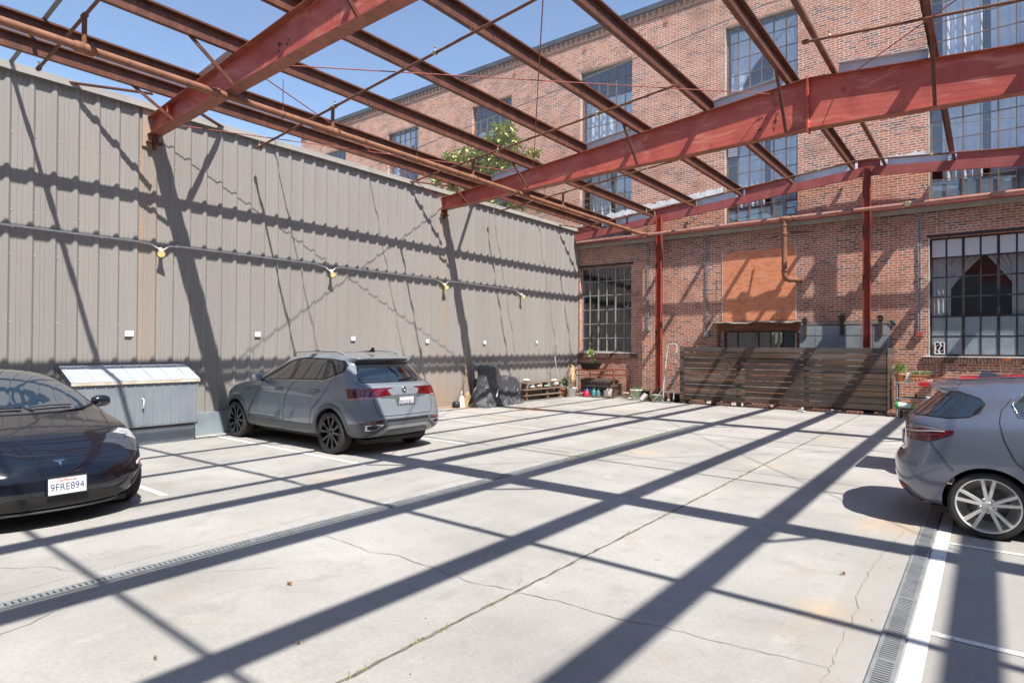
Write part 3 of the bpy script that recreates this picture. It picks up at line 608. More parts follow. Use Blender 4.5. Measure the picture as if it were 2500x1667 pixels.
# ================================================================== STEEL ROOF FRAME
SF = empty("steel_roof_frame", (-8.15, 18.1, 0), 0, "open red steel roof frame of tapered rafters, purlins and posts over the yard", "roof frame")
RIDGE = -2.47
def ztop(x): return 5.50 + .0925 * (x + 11.4) if x <= RIDGE else 6.326 - .0905 * (x - RIDGE)
BOT = [(-11.42, 5.20), (-8.6, 5.305), (-7.0, 5.36), (-4.4, 5.39), (RIDGE, 5.44), (.42, 5.36), (3.7, 5.28), (6.5, 5.18)]
def zbot(x):
    for (a, b), (c, d) in zip(BOT, BOT[1:]):
        if a <= x <= c: return b + (d - b) * (x - a) / (c - a)
    return BOT[0][1] if x < BOT[0][0] else BOT[-1][1]
XS = [-11.42, -9.0, -6.5, -4.5, RIDGE, 0, 2, 4, 6.5]
def rafter(yc, half=.10):
    top = [(x, ztop(x)) for x in XS]; bot = [(x, zbot(x)) for x in XS]
    mb = MB(); mb.prism([(x, z + .012) for x, z in bot] + [(x, z - .012) for x, z in top[::-1]], yc - .006, yc + .006, 'Y'); r = mb.build("rafter", M_red, SF)
    m_ = MB(); m_.prism([(x, z) for x, z in bot] + [(x, z + .012) for x, z in bot[::-1]], yc - half, yc + half, 'Y'); m_.build("bottom_flange", M_red if False else M_redflange, r)
    m_ = MB(); m_.prism([(x, z - .012) for x, z in top] + [(x, z) for x, z in top[::-1]], yc - half, yc + half, 'Y'); m_.build("top_flange", M_redflange, r)
    m_ = MB()
    for x in (RIDGE - .014, RIDGE + .002): m_.box(x, x + .012, yc - half - .004, yc + half + .004, zbot(x) - .05, ztop(x) + .02)
    m_.build("splice_plate", M_red, r)
    m_ = MB()
    for x in (-10.6, ): m_.box(x, x + .008, yc - half + .01, yc - .007, zbot(x) + .014, ztop(x) - .014)
    for z in (5.55, 5.75, 6.15): 
        for dx in (-.03, .03): m_.lathe([(.014, 0), (.014, .012), (0, .012)], (RIDGE + dx, yc - .05, z), 6, 'X')
    m_.lathe([(.03, -.02), (.03, 0), (0, 0)], (RIDGE + .55, yc - .008, 6.0), 8, 'Y'); m_.lathe([(.03, -.02), (.03, 0), (0, 0)], (RIDGE - .55, yc - .008, 6.02), 8, 'Y')
    m_.build("stiffener", M_red, r); return r
M_redflange = steel_mat("rust_worn_flange", (.34, .11, .07), (.26, .085, .055), (.14, .06, .035), .50, .66, 5)
YR = (-2.65, 4.52, 11.62)
for yc in YR: rafter(yc)
# wear scars on the second rafter's web
def scar(xc, zc, yc, n, sx, sz, seed):
    rnd = random.Random(seed); b_ = MB()
    for _ in range(n):
        x, z, r = rnd.gauss(xc, sx), rnd.gauss(zc, sz), rnd.uniform(.008, .03); b_.add([(x + r * rnd.uniform(.5, 1) * math.cos(k), yc - .0085, z + r * rnd.uniform(.5, 1.1) * math.sin(k)) for k in (0, 1, 2.1, 3.1, 4.2, 5.2)], [(0, 1, 2, 3, 4, 5)])
    b_.build("rust_scar", mottled("dark_rust_scar", (.09, .04, .03), (.15, .06, .04), 20, .9), SF, fix=False)
scar(-3.02, 5.73, 11.62, 16, .03, .08, 1); scar(-3.30, 5.80, 11.62, 9, .05, .02, 2); scar(-3.30, 5.60, 11.62, 4, .03, .015, 3); scar(-7.4, 5.60, 4.52, 12, .08, .03, 4)
# bearing brackets at the wall
mb = MB()
for yc in YR[1:]: mb.box(-11.42, -11.22, yc - .12, yc + .12, 5.06, 5.085); mb.prism([(-11.30, 4.95), (-11.18, 5.05), (-11.18, 5.19), (-11.30, 5.19)], yc - .02, yc + .02, 'Y')
mb.build("bearing_bracket", M_redpur, SF)
# purlins: Z sections, flipped beyond the ridge
PX = [(-10.35, 1), (-9.80, 1), (-8.43, 1), (-7.07, 1), (-5.64, 1), (-4.24, 1), (-2.76, 1), (-2.09, -1), (-.66, -1), (.78, -1), (2.2, -1), (3.65, -1), (5.0, -1), (6.2, -1)]
for x, s in PX:
    zb = ztop(x) + .004; h = .205; y0, y1 = -5, 18.28
    mb = MB(); mb.box(x - .004, x + .004, y0, y1, zb, zb + h)
    mb.box(x + s * .004, x + s * .07, y0, y1, zb + h - .006, zb + h); mb.box(x + s * .064, x + s * .07, y0, y1, zb + h - .025, zb + h - .0065)
    mb.box(x - s * .004, x - s * .07, y0, y1, zb, zb + .006); mb.box(x - s * .064, x - s * .07, y0, y1, zb + .0065, zb + .022)
    p = mb.build("purlin", M_redpur, SF)
    b_ = MB(); y = -1 + (x * 7) % .5
    while y < 18: b_.lathe([(.007, -.004), (.007, .0), (0, .0)], (x + .0045, y, zb + .15), 6, 'X'); y += .62
    b_.build("bolt", M_brass, p)
# flange braces
for yc in YR:
    for x in (-10.38, -8.47, -5.68, -2.80, -.62, 2.2, 5.0):
        m_ = MB(); m_.obox((x, yc - .09, zbot(x) + .02), (x, yc - .74, ztop(x) + .05), .05, .006, (1, 0, 0)); m_.obox((x - .025, yc - .09, zbot(x) + .02), (x - .025, yc - .74, ztop(x) + .05), .006, .05, (1, 0, 0)); m_.build("knee_brace", M_redpur, SF)
# galvanised blocking on top of the frames, in every other bay
def blocking(yc, pairs, m_):
    for a, b in pairs:
        q = MB(); q.obox((a + .08, yc, ztop(a) + .105), (b - .08, yc, ztop(b) + .105), .006, .185); q.obox((a + .08, yc - .035, ztop(a) + .20), (b - .08, yc - .035, ztop(b) + .20), .065, .006); q.build("blocking", m_, SF)
prs = [(-9.80, -8.43), (-7.07 + .0, -5.64), (-4.24, -2.76), (-2.09 + .0, -.66), (.78, 2.2)]
blocking(4.52 + .06, [(-9.80, -8.43), (-7.07, -5.64)], M_galv)
blocking(11.62 + .06, [(-9.80, -8.43), (-7.07, -5.64), (-4.24, -2.76), (-2.09, -.66), (.78, 2.2)], M_galv)
blocking(18.18, [(-9.80, -8.43), (-7.07, -5.64), (-4.24, -2.76), (-2.09, -.66)], M_galv)
blocking(18.18, [(-11.3, -10.35), (-8.43, -7.07), (-5.64, -4.24), (-2.76, -2.09), (-.66, .78), (.78, 2.2)], M_redend)
# end frame at the brick wall and its posts
mb = MB(); et = [(x, ztop(x)) for x in (-11.30, -9, -6.5, RIDGE, 0, 3, 6.4)]
mb.prism([(x, z - .235) for x, z in et] + [(x, z) for x, z in et[::-1]], 18.10, 18.108, 'Y'); mb.prism([(x, z - .235) for x, z in et] + [(x, z - .228) for x, z in et[::-1]], 18.109, 18.17, 'Y'); mb.prism([(x, z - .008) for x, z in et] + [(x, z) for x, z in et[::-1]], 18.109, 18.17, 'Y')
mb.build("end_rafter", M_redend, SF)
def post(x):
    m_ = MB(); zt = ztop(x) - .02; y0 = 17.97
    m_.box(x - .004, x + .004, y0 + .008, y0 + .112, 0, zt); m_.box(x - .085, x + .085, y0, y0 + .0075, 0, zt); m_.box(x - .085, x + .085, y0 + .1125, y0 + .12, 0, zt)
    m_.build("post", M_redpost, SF); n_ = MB(); n_.box(x - .15, x + .15, y0 - .06, y0 + .18, .002, .02); n_.build("base_plate", M_redpur, SF)
M_redpost = steel_mat("deep_red_post", (.30, .052, .032), (.22, .042, .030), (.09, .03, .025), .52, .66, 3)
# posts turned edge-on: two flanges seen beside a shaded web
def post2(x):
    m_ = MB(); zt = ztop(x) - .02; y0 = 17.93
    m_.box(x - .045, x + .045, y0, y0 + .16, 0, zt) if False else None
    m_.box(x - .085, x - .076, y0, y0 + .16, 0, zt); m_.box(x + .076, x + .085, y0, y0 + .16, 0, zt); m_.box(x - .0755, x + .0755, y0 + .05, y0 + .06, 0, zt); m_.tube([(x + .01, y0 + .035, 0), (x + .01, y0 + .035, zt)], .012, 6)
    m_.build("post", M_redpost, SF); n_ = MB(); n_.box(x - .17, x + .17, y0 - .06, y0 + .22, .002, .02); n_.build("base_plate", M_redpur, SF)
post2(-8.14); post2(-2.45); post2(3.6)
# X bracing rods in the roof planes
def rod(a, b):
    m_ = MB(); m_.tube([a, b], .0085, 6); m_.build("tie_rod", M_rod, SF)
def rz(x, y, d=.10): return (x, y, ztop(x) - d)
rod(rz(-8.45, 4.55), rz(-11.25, 11.6)); rod(rz(-11.2, 4.55), rz(-8.45, 11.6)); rod(rz(-8.45, 4.55), (-3.05, 11.6, 6.20)); rod(rz(-3.1, 4.55), rz(-8.40, 11.6)); rod(rz(-1.95, 11.6, .12), rz(3.5, 4.55, .12)); rod(rz(3.5, 11.6, .12), rz(-1.95, 4.55, .12))
# wall-top struts
strut("angle_strut", "red angle strut from the metal wall top to the nearer rafter's front side", (-11.36, 3.20, 5.70), (-10.52, 4.18, 5.62), .075, .02, M_redpur, group="wall top struts")
strut("angle_strut", "red angle strut from the metal wall top just behind the nearer rafter", (-11.36, 5.78, 5.70), (-10.45, 4.75, 5.56), .075, .02, M_redpur, group="wall top struts")
strut("angle_strut", "red angle strut on the metal wall top in front of the farther rafter", (-11.36, 10.30, 5.70), (-10.52, 11.28, 5.62), .075, .02, M_redpur, group="wall top struts")
strut("angle_strut", "red angle strut from the metal wall top just behind the farther rafter", (-11.36, 12.88, 5.70), (-10.45, 11.85, 5.56), .075, .02, M_redpur, group="wall top struts")
strut("angle_strut", "red angle strut at the far corner where the metal wall meets the bricks", (-11.36, 16.95, 5.70), (-10.45, 18.0, 5.56), .075, .02, M_redpur, group="wall top struts")
strut("roof_edge_bar", "flat grey bar running up over the purlins from the near end of the metal wall", (-11.36, 2.53, 5.74), (6.3, 2.53, 5.74 + 0), .07, .008, M_galv, "bar") if False else None
def overbar(y, w_, m_, label):
    a = [(-11.36, y, 5.735), (RIDGE, y, 6.56), (6.2, y, 5.78)]
    mb = MB()
    for p, q in zip(a, a[1:]): mb.obox(p, q, w_, .012)
    tag(mb.build("net_cable", m_, origin=a[0]), label, "cable", "cables over the purlins")
overbar(.02, .055, M_cable, "flat grey bar over the purlins near the camera, ahead of the nearest rafter, mostly overhead")
overbar(2.56, .055, M_cable, "flat grey bar crossing over the purlins nearest the camera, from the metal wall top")
overbar(6.74, .016, M_cable, "thin grey cable over the purlins between the two big rafters, nearer the camera")
overbar(9.15, .016, M_cable, "thin grey cable over the purlins between the two big rafters, farther from the camera")
overbar(13.67, .016, M_cable, "thin grey cable over the purlins just beyond the farther big rafter")
overbar(15.93, .016, M_cable, "thin grey cable over the purlins nearest the brick wall")
# bird netting on the purlins
M_net = bpy.data.materials.new("fine_netting"); M_net.use_nodes = True; nt = M_net.node_tree; nt.nodes.clear()
def netmat():
    o = nt.nodes.new("ShaderNodeOutputMaterial"); t = nt.nodes.new("ShaderNodeBsdfTransparent"); d = nt.nodes.new("ShaderNodeBsdfDiffuse"); d.inputs[0].default_value = (.55, .57, .6, 1)
    x = nt.nodes.new("ShaderNodeMixShader"); g_ = nt.nodes.new("ShaderNodeNewGeometry"); s_ = nt.nodes.new("ShaderNodeSeparateXYZ"); nt.links.new(g_.outputs["Position"], s_.inputs[0])
    def line(out):
        a = nt.nodes.new("ShaderNodeMath"); a.operation = 'PINGPONG'; nt.links.new(out, a.inputs[0]); a.inputs[1].default_value = .0125
        b = nt.nodes.new("ShaderNodeMath"); b.operation = 'LESS_THAN'; nt.links.new(a.outputs[0], b.inputs[0]); b.inputs[1].default_value = .0008; return b.outputs[0]
    m_ = nt.nodes.new("ShaderNodeMath"); m_.operation = 'MAXIMUM'; nt.links.new(line(s_.outputs[0]), m_.inputs[0]); nt.links.new(line(s_.outputs[1]), m_.inputs[1])
    nt.links.new(m_.outputs[0], x.inputs[0]); nt.links.new(t.outputs[0], x.inputs[1]); nt.links.new(d.outputs[0], x.inputs[2]); nt.links.new(x.outputs[0], o.inputs[0])
netmat()
mb = MB(); mb.add([(-11.36, -5, 5.75), (RIDGE, -5, 6.572), (RIDGE, 18.3, 6.572), (-11.36, 18.3, 5.75), (6.3, -5, 5.80), (6.3, 18.3, 5.80)], [(0, 1, 2, 3), (1, 4, 5, 2)])
tag(mb.build("bird_net", M_net, fix=False), "fine grey bird net stretched over the whole roof frame", "net")

# ================================================================== SPRINKLER PIPES
SP = empty("sprinkler_pipework", (-8.7, 17.7, 5.2), 0, "rusty sprinkler mains and thin branch lines hung under the roof frame", "pipework")
ZM = 5.225
mb = MB(); mb.tube([(-8.7, -5, ZM), (-8.7, 17.52, ZM), (-8.67, 17.70, ZM - .01), (-8.58, 17.80, ZM - .02), (-8.42, 17.84, ZM - .03)], .052, 16); m0 = mb.build("main_pipe", M_rustpipe, SP)
mb = MB(); mb.tube([(-8.44, 17.84, 5.165), (5.5, 17.84, 5.185)], .050, 16); mb.build("main_pipe", M_pinkpipe, SP)
def ring(mb, c, r, ax, ln=.05, rr=1.28):
    mb.lathe([(r, -ln * 1.2), (r * rr, -ln), (r * rr, -ln * .2), (r * 1.12, -ln * .15), (r * 1.12, ln * .15), (r * rr, ln * .2), (r * rr, ln), (r, ln * 1.2)], c, 14, ax)
BY = [2.68, 6.27, 9.83, 13.35, 16.93]
mb = MB()
def cpl(*a):
    m_ = MB(); ring(m_, *a); m_.build("coupling", M_rustpipe, SP)
for y in (4.30, 11.3): cpl((-8.7, y, ZM), .052, 'Y', .035)
for y in BY: cpl((-8.7, y, ZM), .055, 'Y', .09, 1.2)
for x in (-8.42, -7.75, -4.17, 1.55): cpl((x, 17.84, 5.165), .050, 'X', .03, 1.3)
MB().box(-1.62, -1.48, 17.77, 17.91, 5.11, 5.24).build("coupling", M_brass, SP, bevel=.02)
mb = MB(); mb.lathe([(.06, -.12), (.075, -.11), (.075, .11), (.06, .12)], (-4.41, 17.86, 5.165), 18, 'X'); mb.tube([(-4.41, 17.86, 5.12), (-4.41, 17.88, 3.73), (-4.405, 17.89, 3.62), (-4.37, 17.93, 3.54), (-4.30, 17.98, 3.51), (-4.2, 18.08, 3.51), (-4.12, 18.2, 3.51), (-4.12, YW, 3.51)], [.068, .068, .075, .078, .078, .070, .062, .062], 18)
d_ = mb.build("riser_pipe", M_rustpipe, SP)
mb = MB()
for z, r in ((4.98, .086), (4.76, .092), (4.72, .084), (3.74, .088)): mb.lathe([(.066, -.022), (r, -.018), (r, .018), (.066, .022)], (-4.41, 17.868 + (5 - z) * .008, z), 18)
mb.lathe([(.07, -.02), (.085, -.02), (.085, .02), (.07, .02)], (-4.16, 18.14, 3.51), 14, 'Y'); mb.build("pipe_flange", M_rustpipe, d_)
fb = MB(); fb.obox((-4.40, 17.95, 4.80), (-4.87, 18.2, 4.72), .03, .03); fb.obox((-4.30, 17.95, 4.81), (-3.95, 18.0, 4.79), .06, .04); fb.obox((-3.95, 18.0, 4.79), (-3.68, 18.02, 4.76), .05, .03); fb.build("valve_arm", M_redpur, SP)
BE = {2.68: (-10.47, -2.6), 6.27: (-11.02, -2.6), 9.83: (-10.40, -4.15), 13.35: (-11.06, -4.0), 16.93: (-10.44, 5.4)}
def bz(x): return ztop(x) - .125
for y in BY:
    a, b = BE[y]; m_ = MB()
    if b > 0: m_.tube([(a, y, bz(a)), (RIDGE, y, bz(RIDGE)), (b, y, bz(b))], .021, 8)
    else: m_.tube([(a, y, bz(a)), (b, y, bz(b))], .021, 8)
    m_.tube([(-8.7, y, ZM), (-8.7, y, bz(-8.7))], .030, 10); 
    m_.lathe([(.034, -.045), (.034, .045), (0, .045)], (-8.7, y, bz(-8.7)), 10, 'X')
    m_.lathe([(.03, -.05), (.034, 0), (.03, .03), (0, .03)], (a + .03, y, bz(a)), 10, 'X')
    br = m_.build("branch_pipe", M_rustbr, SP)
    h_ = MB(); g_ = MB(); x = a + .03
    while x < b:
        z = bz(x); g_.lathe([(.012, .015), (.016, .03), (.008, .045), (.006, .075), (.022, .082), (.022, .086), (0, .086)], (x, y, z), 8)
        g_.lathe([(.03, -.03), (.034, 0), (.03, .03)], (x, y, z), 8, 'X'); x += 2.35
    g_.build("sprinkler_head", M_brass, br)
    for x in (-9.75, -7.0, -5.6, -4.2, -.6, 2.2):
        if a < x < b: h_ = MB(); h_.tube([(x, y, bz(x)), (x, y, ztop(x) + .01)], .005, 5); h_.lathe([(.024, -.008), (.028, 0), (.024, .008)], (x, y, bz(x)), 8, 'X'); h_.build("hanger", M_rustbr, br)
for y, a, b in ((2.68, -2.2, 6), (6.27, -2.2, 6), (9.83, -2.16, 6), (13.35, -.88, 6)):
    m_ = MB(); m_.tube([(a, y, bz(a)), (b, y, bz(b))], .021, 8); m_.lathe([(.03, -.05), (.034, 0), (.03, .03), (0, .03)], (a + .03, y, bz(a)), 10, 'X'); br = m_.build("branch_pipe", M_rustbr, SP)
    g_ = MB()
    for x in (a + .35, a + 2.4): g_.lathe([(.012, .015), (.016, .03), (.008, .045), (.006, .075), (.022, .082), (.022, .086), (0, .086)], (x, y, bz(x)), 8)
    g_.build("sprinkler_head", M_brass, br)
mb = MB()
for y in (5.35, 8.2, 12.5, 15.0): mb.tube([(-8.7, y, ZM), (-8.7, y, ztop(-8.5) + .01)], .006, 5); ring(mb, (-8.7, y, ZM), .052, 'Y', .008, 1.1)
for x in (-9.9, -7.07, -2.76, -5.0, .05): mb.tube([(x, 17.84, 5.17), (x, 17.84, ztop(x) - .05)], .006, 5) if x > -8.4 else None; ring(mb, (x, 17.84, 5.165), .050, 'X', .01, 1.15) if x > -8.4 else None
mb.build("hanger", M_rustbr, SP)
# ================================================================== TREE BEHIND THE WALL
def tree(c, label):
    rnd = random.Random(11); T = empty("broadleaf_tree", (c[0], c[1], 0), 0, label, "tree")
    mb = MB(); cx, cy = c
    mb.tube([(cx, cy, 0), (cx + .1, cy, 3), (cx, cy + .1, 5), (cx + .1, cy, 6.4)], [.22, .17, .14, .10], 10); limbs = []
    for k in range(13):
        a = rnd.uniform(0, 6.28); z0 = rnd.uniform(4.6, 6.4); r = rnd.uniform(.9, 1.7); zz = z0 + rnd.uniform(.7, 1.9)
        p = [(cx, cy, z0), (cx + r * .5 * math.cos(a), cy + r * .5 * math.sin(a), z0 + (zz - z0) * .4), (cx + r * math.cos(a), cy + r * math.sin(a), zz)]; limbs.append(p[-1]); mb.tube(p, [.07, .05, .02], 6)
    mb.build("trunk", mottled("grey_bark", (.20, .17, .14), (.30, .27, .23), 9, .9), T)
    lobes = [((cx + .75, cy - .1, 8.45), .50), ((cx + .45, cy, 8.0), .75), ((cx - .1, cy - .2, 7.75), .7), ((cx - .9, cy - .2, 7.75), .65), ((cx - 1.55, cy, 7.85), .5), ((cx - 2.0, cy, 7.3), .55), ((cx + .1, cy, 7.2), .9), ((cx + 1.0, cy - .3, 7.4), .6), ((cx + 1.65, cy, 7.45), .40), ((cx + .3, cy, 7.0), .9), ((cx - .9, cy, 6.7), .8), ((cx + 1.2, cy, 6.7), .6), ((cx - 1.5, cy, 6.5), .6), ((cx, cy, 6.0), 1.0), ((cx + 1.0, cy + .1, 6.0), .7), ((cx - 1.0, cy, 5.8), .8)]
    lf = [mottled("leaf_olive", (.27, .33, .09), (.36, .41, .14), 4, .45), mottled("leaf_green", (.17, .24, .07), (.22, .31, .10), 4, .45), mottled("leaf_yellowish", (.46, .46, .17), (.36, .40, .14), 4, .5), mottled("leaf_dead_tan", (.38, .26, .15), (.30, .19, .1), 4, .6)]
    mb = MB()
    for (lx, ly, lz), lr in lobes:
        for k in range(int(70 * lr * lr) + 14):
            v = Vector((rnd.gauss(0, 1), rnd.gauss(0, 1), rnd.gauss(0, 1))).normalized() * lr * rnd.uniform(.45, 1.08) ; v.z *= .85
            q = Vector((lx, ly, lz)) + v
            for m_ in range(9):     # a rosette of long leaves
                a = m_ * .7 + rnd.uniform(-.3, .3); el = rnd.uniform(-.9, .8); d = Vector((math.cos(a) * math.cos(el), math.sin(a) * math.cos(el), math.sin(el))); l = rnd.uniform(.15, .25); wd = l * .24
                sd = d.cross(Vector((rnd.uniform(-.3, .3), rnd.uniform(-.3, .3), 1))).normalized() * wd; tip = q + d * l + Vector((0, 0, -l * .18))
                mb.cur = rnd.choices((0, 1, 2, 3), (5, 2.6, 3.6, .9))[0]; mid = q + d * l * .5
                mb.add([q, mid + sd, tip, mid - sd], [(0, 1, 2, 3)])
    mb.build("crown", lf, T, fix=False)
tree((-12.95, 15.4), "broad leaved tree with yellow green leaves rising behind the metal wall")
# ================================================================== SKY BLOCKERS (beyond the frame): side and back walls added to cut ambient light
M_render = mottled("plain_grey_render", (.30, .28, .26), (.36, .34, .31), 1.5, .8)
o = MB().box(13.5, 14, -14, YW + 10, 0, 12.5).build("sky_blocking_side_wall", M_render, origin=(13.5, 0, 0)); tag(o, "tall grey rendered wall added out of view at right to cut sky light", "wall")
o = MB().box(-11.7, 13.4, -9.3, -9, 0, 11.5).build("sky_blocking_back_wall", M_siding, origin=(-2, -9, 0)); tag(o, "taupe metal wall added behind the camera to cut sky light", "wall")

# ================================================================== SHED
SH = empty("storage_shed", (-11.0, 4.1, 0), 0, "low grey metal clad storage shed with a sloping pale roof against the metal wall", "shed")
M_shed = mottled("slate_blue_siding", (.19, .215, .245), (.22, .25, .28), 2, .45); M_shedroof = mottled("pale_blue_roof_sheet", (.38, .42, .46), (.33, .37, .41), 3, .4)
sx, sy0, sy1 = -10.75, 3.22, 5.04
mb = MB(); y = sy0; pts = []
while y < sy1 - .001:
    for dy, dx in ((0, 0), (.006, .012), (.022, .012), (.028, 0), (.078, 0), (.080, .003), (.084, .003), (.086, 0)):
        if y + dy <= sy1: pts.append((sx + dx, y + dy))
    y += .138
pts.append((sx, sy1)); n = len(pts)
mb.add([(a, b, z) for z in (.30, 1.02) for a, b in pts], [(i, i + 1, n + i + 1, n + i) for i in range(n - 1)])
mb.prism([(XL + .03, .30), (sx, .30), (sx, 1.02), (XL + .03, 1.26)], sy1 - .012, sy1, 'Y'); mb.prism([(XL + .03, .30), (sx, .30), (sx, 1.02), (XL + .03, 1.26)], sy0, sy0 + .012, 'Y')
mb.box(XL + .03, sx - .002, sy0 + .013, sy1 - .013, .30, .31); mb.build("cladding", M_shed, SH, fix=False)
mb = MB(); mb.box(XL + .03, sx - .04, sy0 + .02, sy1 - .03, 0.0, .262); mb.build("plinth", M_shed, SH)
mb = MB(); mb.box(XL + .03, sx - .045, sy0 + .03, sy1 - .04, .262, .299); mb.build("shadow_gap", mat("brown_gap", (.05, .04, .03), .8), SH)
mb = MB(); mb.obox((XL + .03, (sy0 + sy1) / 2, 1.285), (sx + .03, (sy0 + sy1) / 2, 1.045), sy1 - sy0 + .06, .014)
y = sy0
while y < sy1: mb.obox((XL + .03, y, 1.300), (sx + .02, y, 1.062), .012, .008); y += .276
rf = mb.build("shed_roof", M_shedroof, SH)
mb = MB(); mb.box(sx + .014, sx + .034, sy0 - .03, sy1 + .03, 1.0, 1.045); mb.build("roof_trim", mottled("cream_trim", (.60, .58, .52), (.5, .4, .28), 4, .5), rf)
mb = MB(); mb.tube([(sx + .01, 4.17, .60), (sx + .055, 4.17, .62), (sx + .055, 4.17, .74), (sx + .01, 4.17, .76)], .010, 8); mb.build("door_handle", M_whitemetal, SH)
mb = MB(); y = sy0 + .1
while y < sy1: mb.lathe([(.008, 0), (.008, .006), (0, .007)], (sx + .012, y, .34), 6, 'X'); mb.lathe([(.008, 0), (.008, .006), (0, .007)], (sx + .012, y, .985), 6, 'X'); mb.lathe([(.006, 0), (.006, .006), (0, .007)], (sx - .04, y + .05, .045), 6, 'X'); y += .138 * 2
mb.build("screw_row", mat("bright_screw", (.7, .7, .7), .4, .5), SH)

# ================================================================== FAR CORNER CLUTTER
def thing1(name, mb, m_, label, cat, org, group=None, bevel=0): return tag(mb.build(name, m_, origin=org, bevel=bevel), label, cat, group)
M_bristle = mottled("straw", (.50, .38, .20), (.38, .27, .13), 40, .9, stretch=(1, 1, .1)); M_wood = mottled("pale_wood_handle", (.42, .27, .14), (.33, .2, .1), 10, .6); M_bk = mat("black_plastic", (.02, .02, .022), .45)
B = empty("corn_broom", (-11.14, 12.50, 0), 0, "straw corn broom standing upright against the metal wall left of the covered motorcycle", "broom")
mb = MB(); mb.prism([(12.26, .005), (12.58, .005), (12.55, .2), (12.48, .33), (12.44, .40), (12.40, .40), (12.36, .33), (12.28, .2)], -11.17, -11.10, 'X'); mb.build("bristles", M_bristle, B, bevel=.015)
mb = MB(); mb.tube([(-11.14, 12.42, .38), (-11.24, 12.40, 1.36)], .013, 8); mb.build("handle", M_wood, B)
mb = MB()
for z in (.22, .28): mb.box(-11.176, -11.094, 12.305, 12.535, z, z + .008)
mb.build("stitching", mat("stitch", (.45, .2, .1), .8), B)
mb = MB(); mb.add([(-11.12, 12.10, .01), (-11.05, 12.21, .01), (-11.09, 12.21, .30), (-11.14, 12.12, .30), (-11.17, 12.10, .01), (-11.11, 12.24, .01)], [(0, 1, 2, 3), (0, 3, 4), (1, 5, 2)]); mb.tube([(-11.12, 12.16, .30), (-11.10, 12.12, .40), (-11.12, 12.17, .43), (-11.13, 12.20, .36)], .011, 6); thing1("dustpan", mb, M_sign, "white dustpan propped on its end beside the straw broom", "dustpan", (-11.12, 12.27, 0))
mb = MB(); mb.lathe([(.09, 0), (.11, .02), (.10, .14), (.06, .17), (0, .17)], (-11.15, 11.98, 0), 16); thing1("rubber_bucket", mb, M_bk, "small black rubber bucket on the ground behind the white dustpan", "bucket", (-11.15, 11.98, 0))

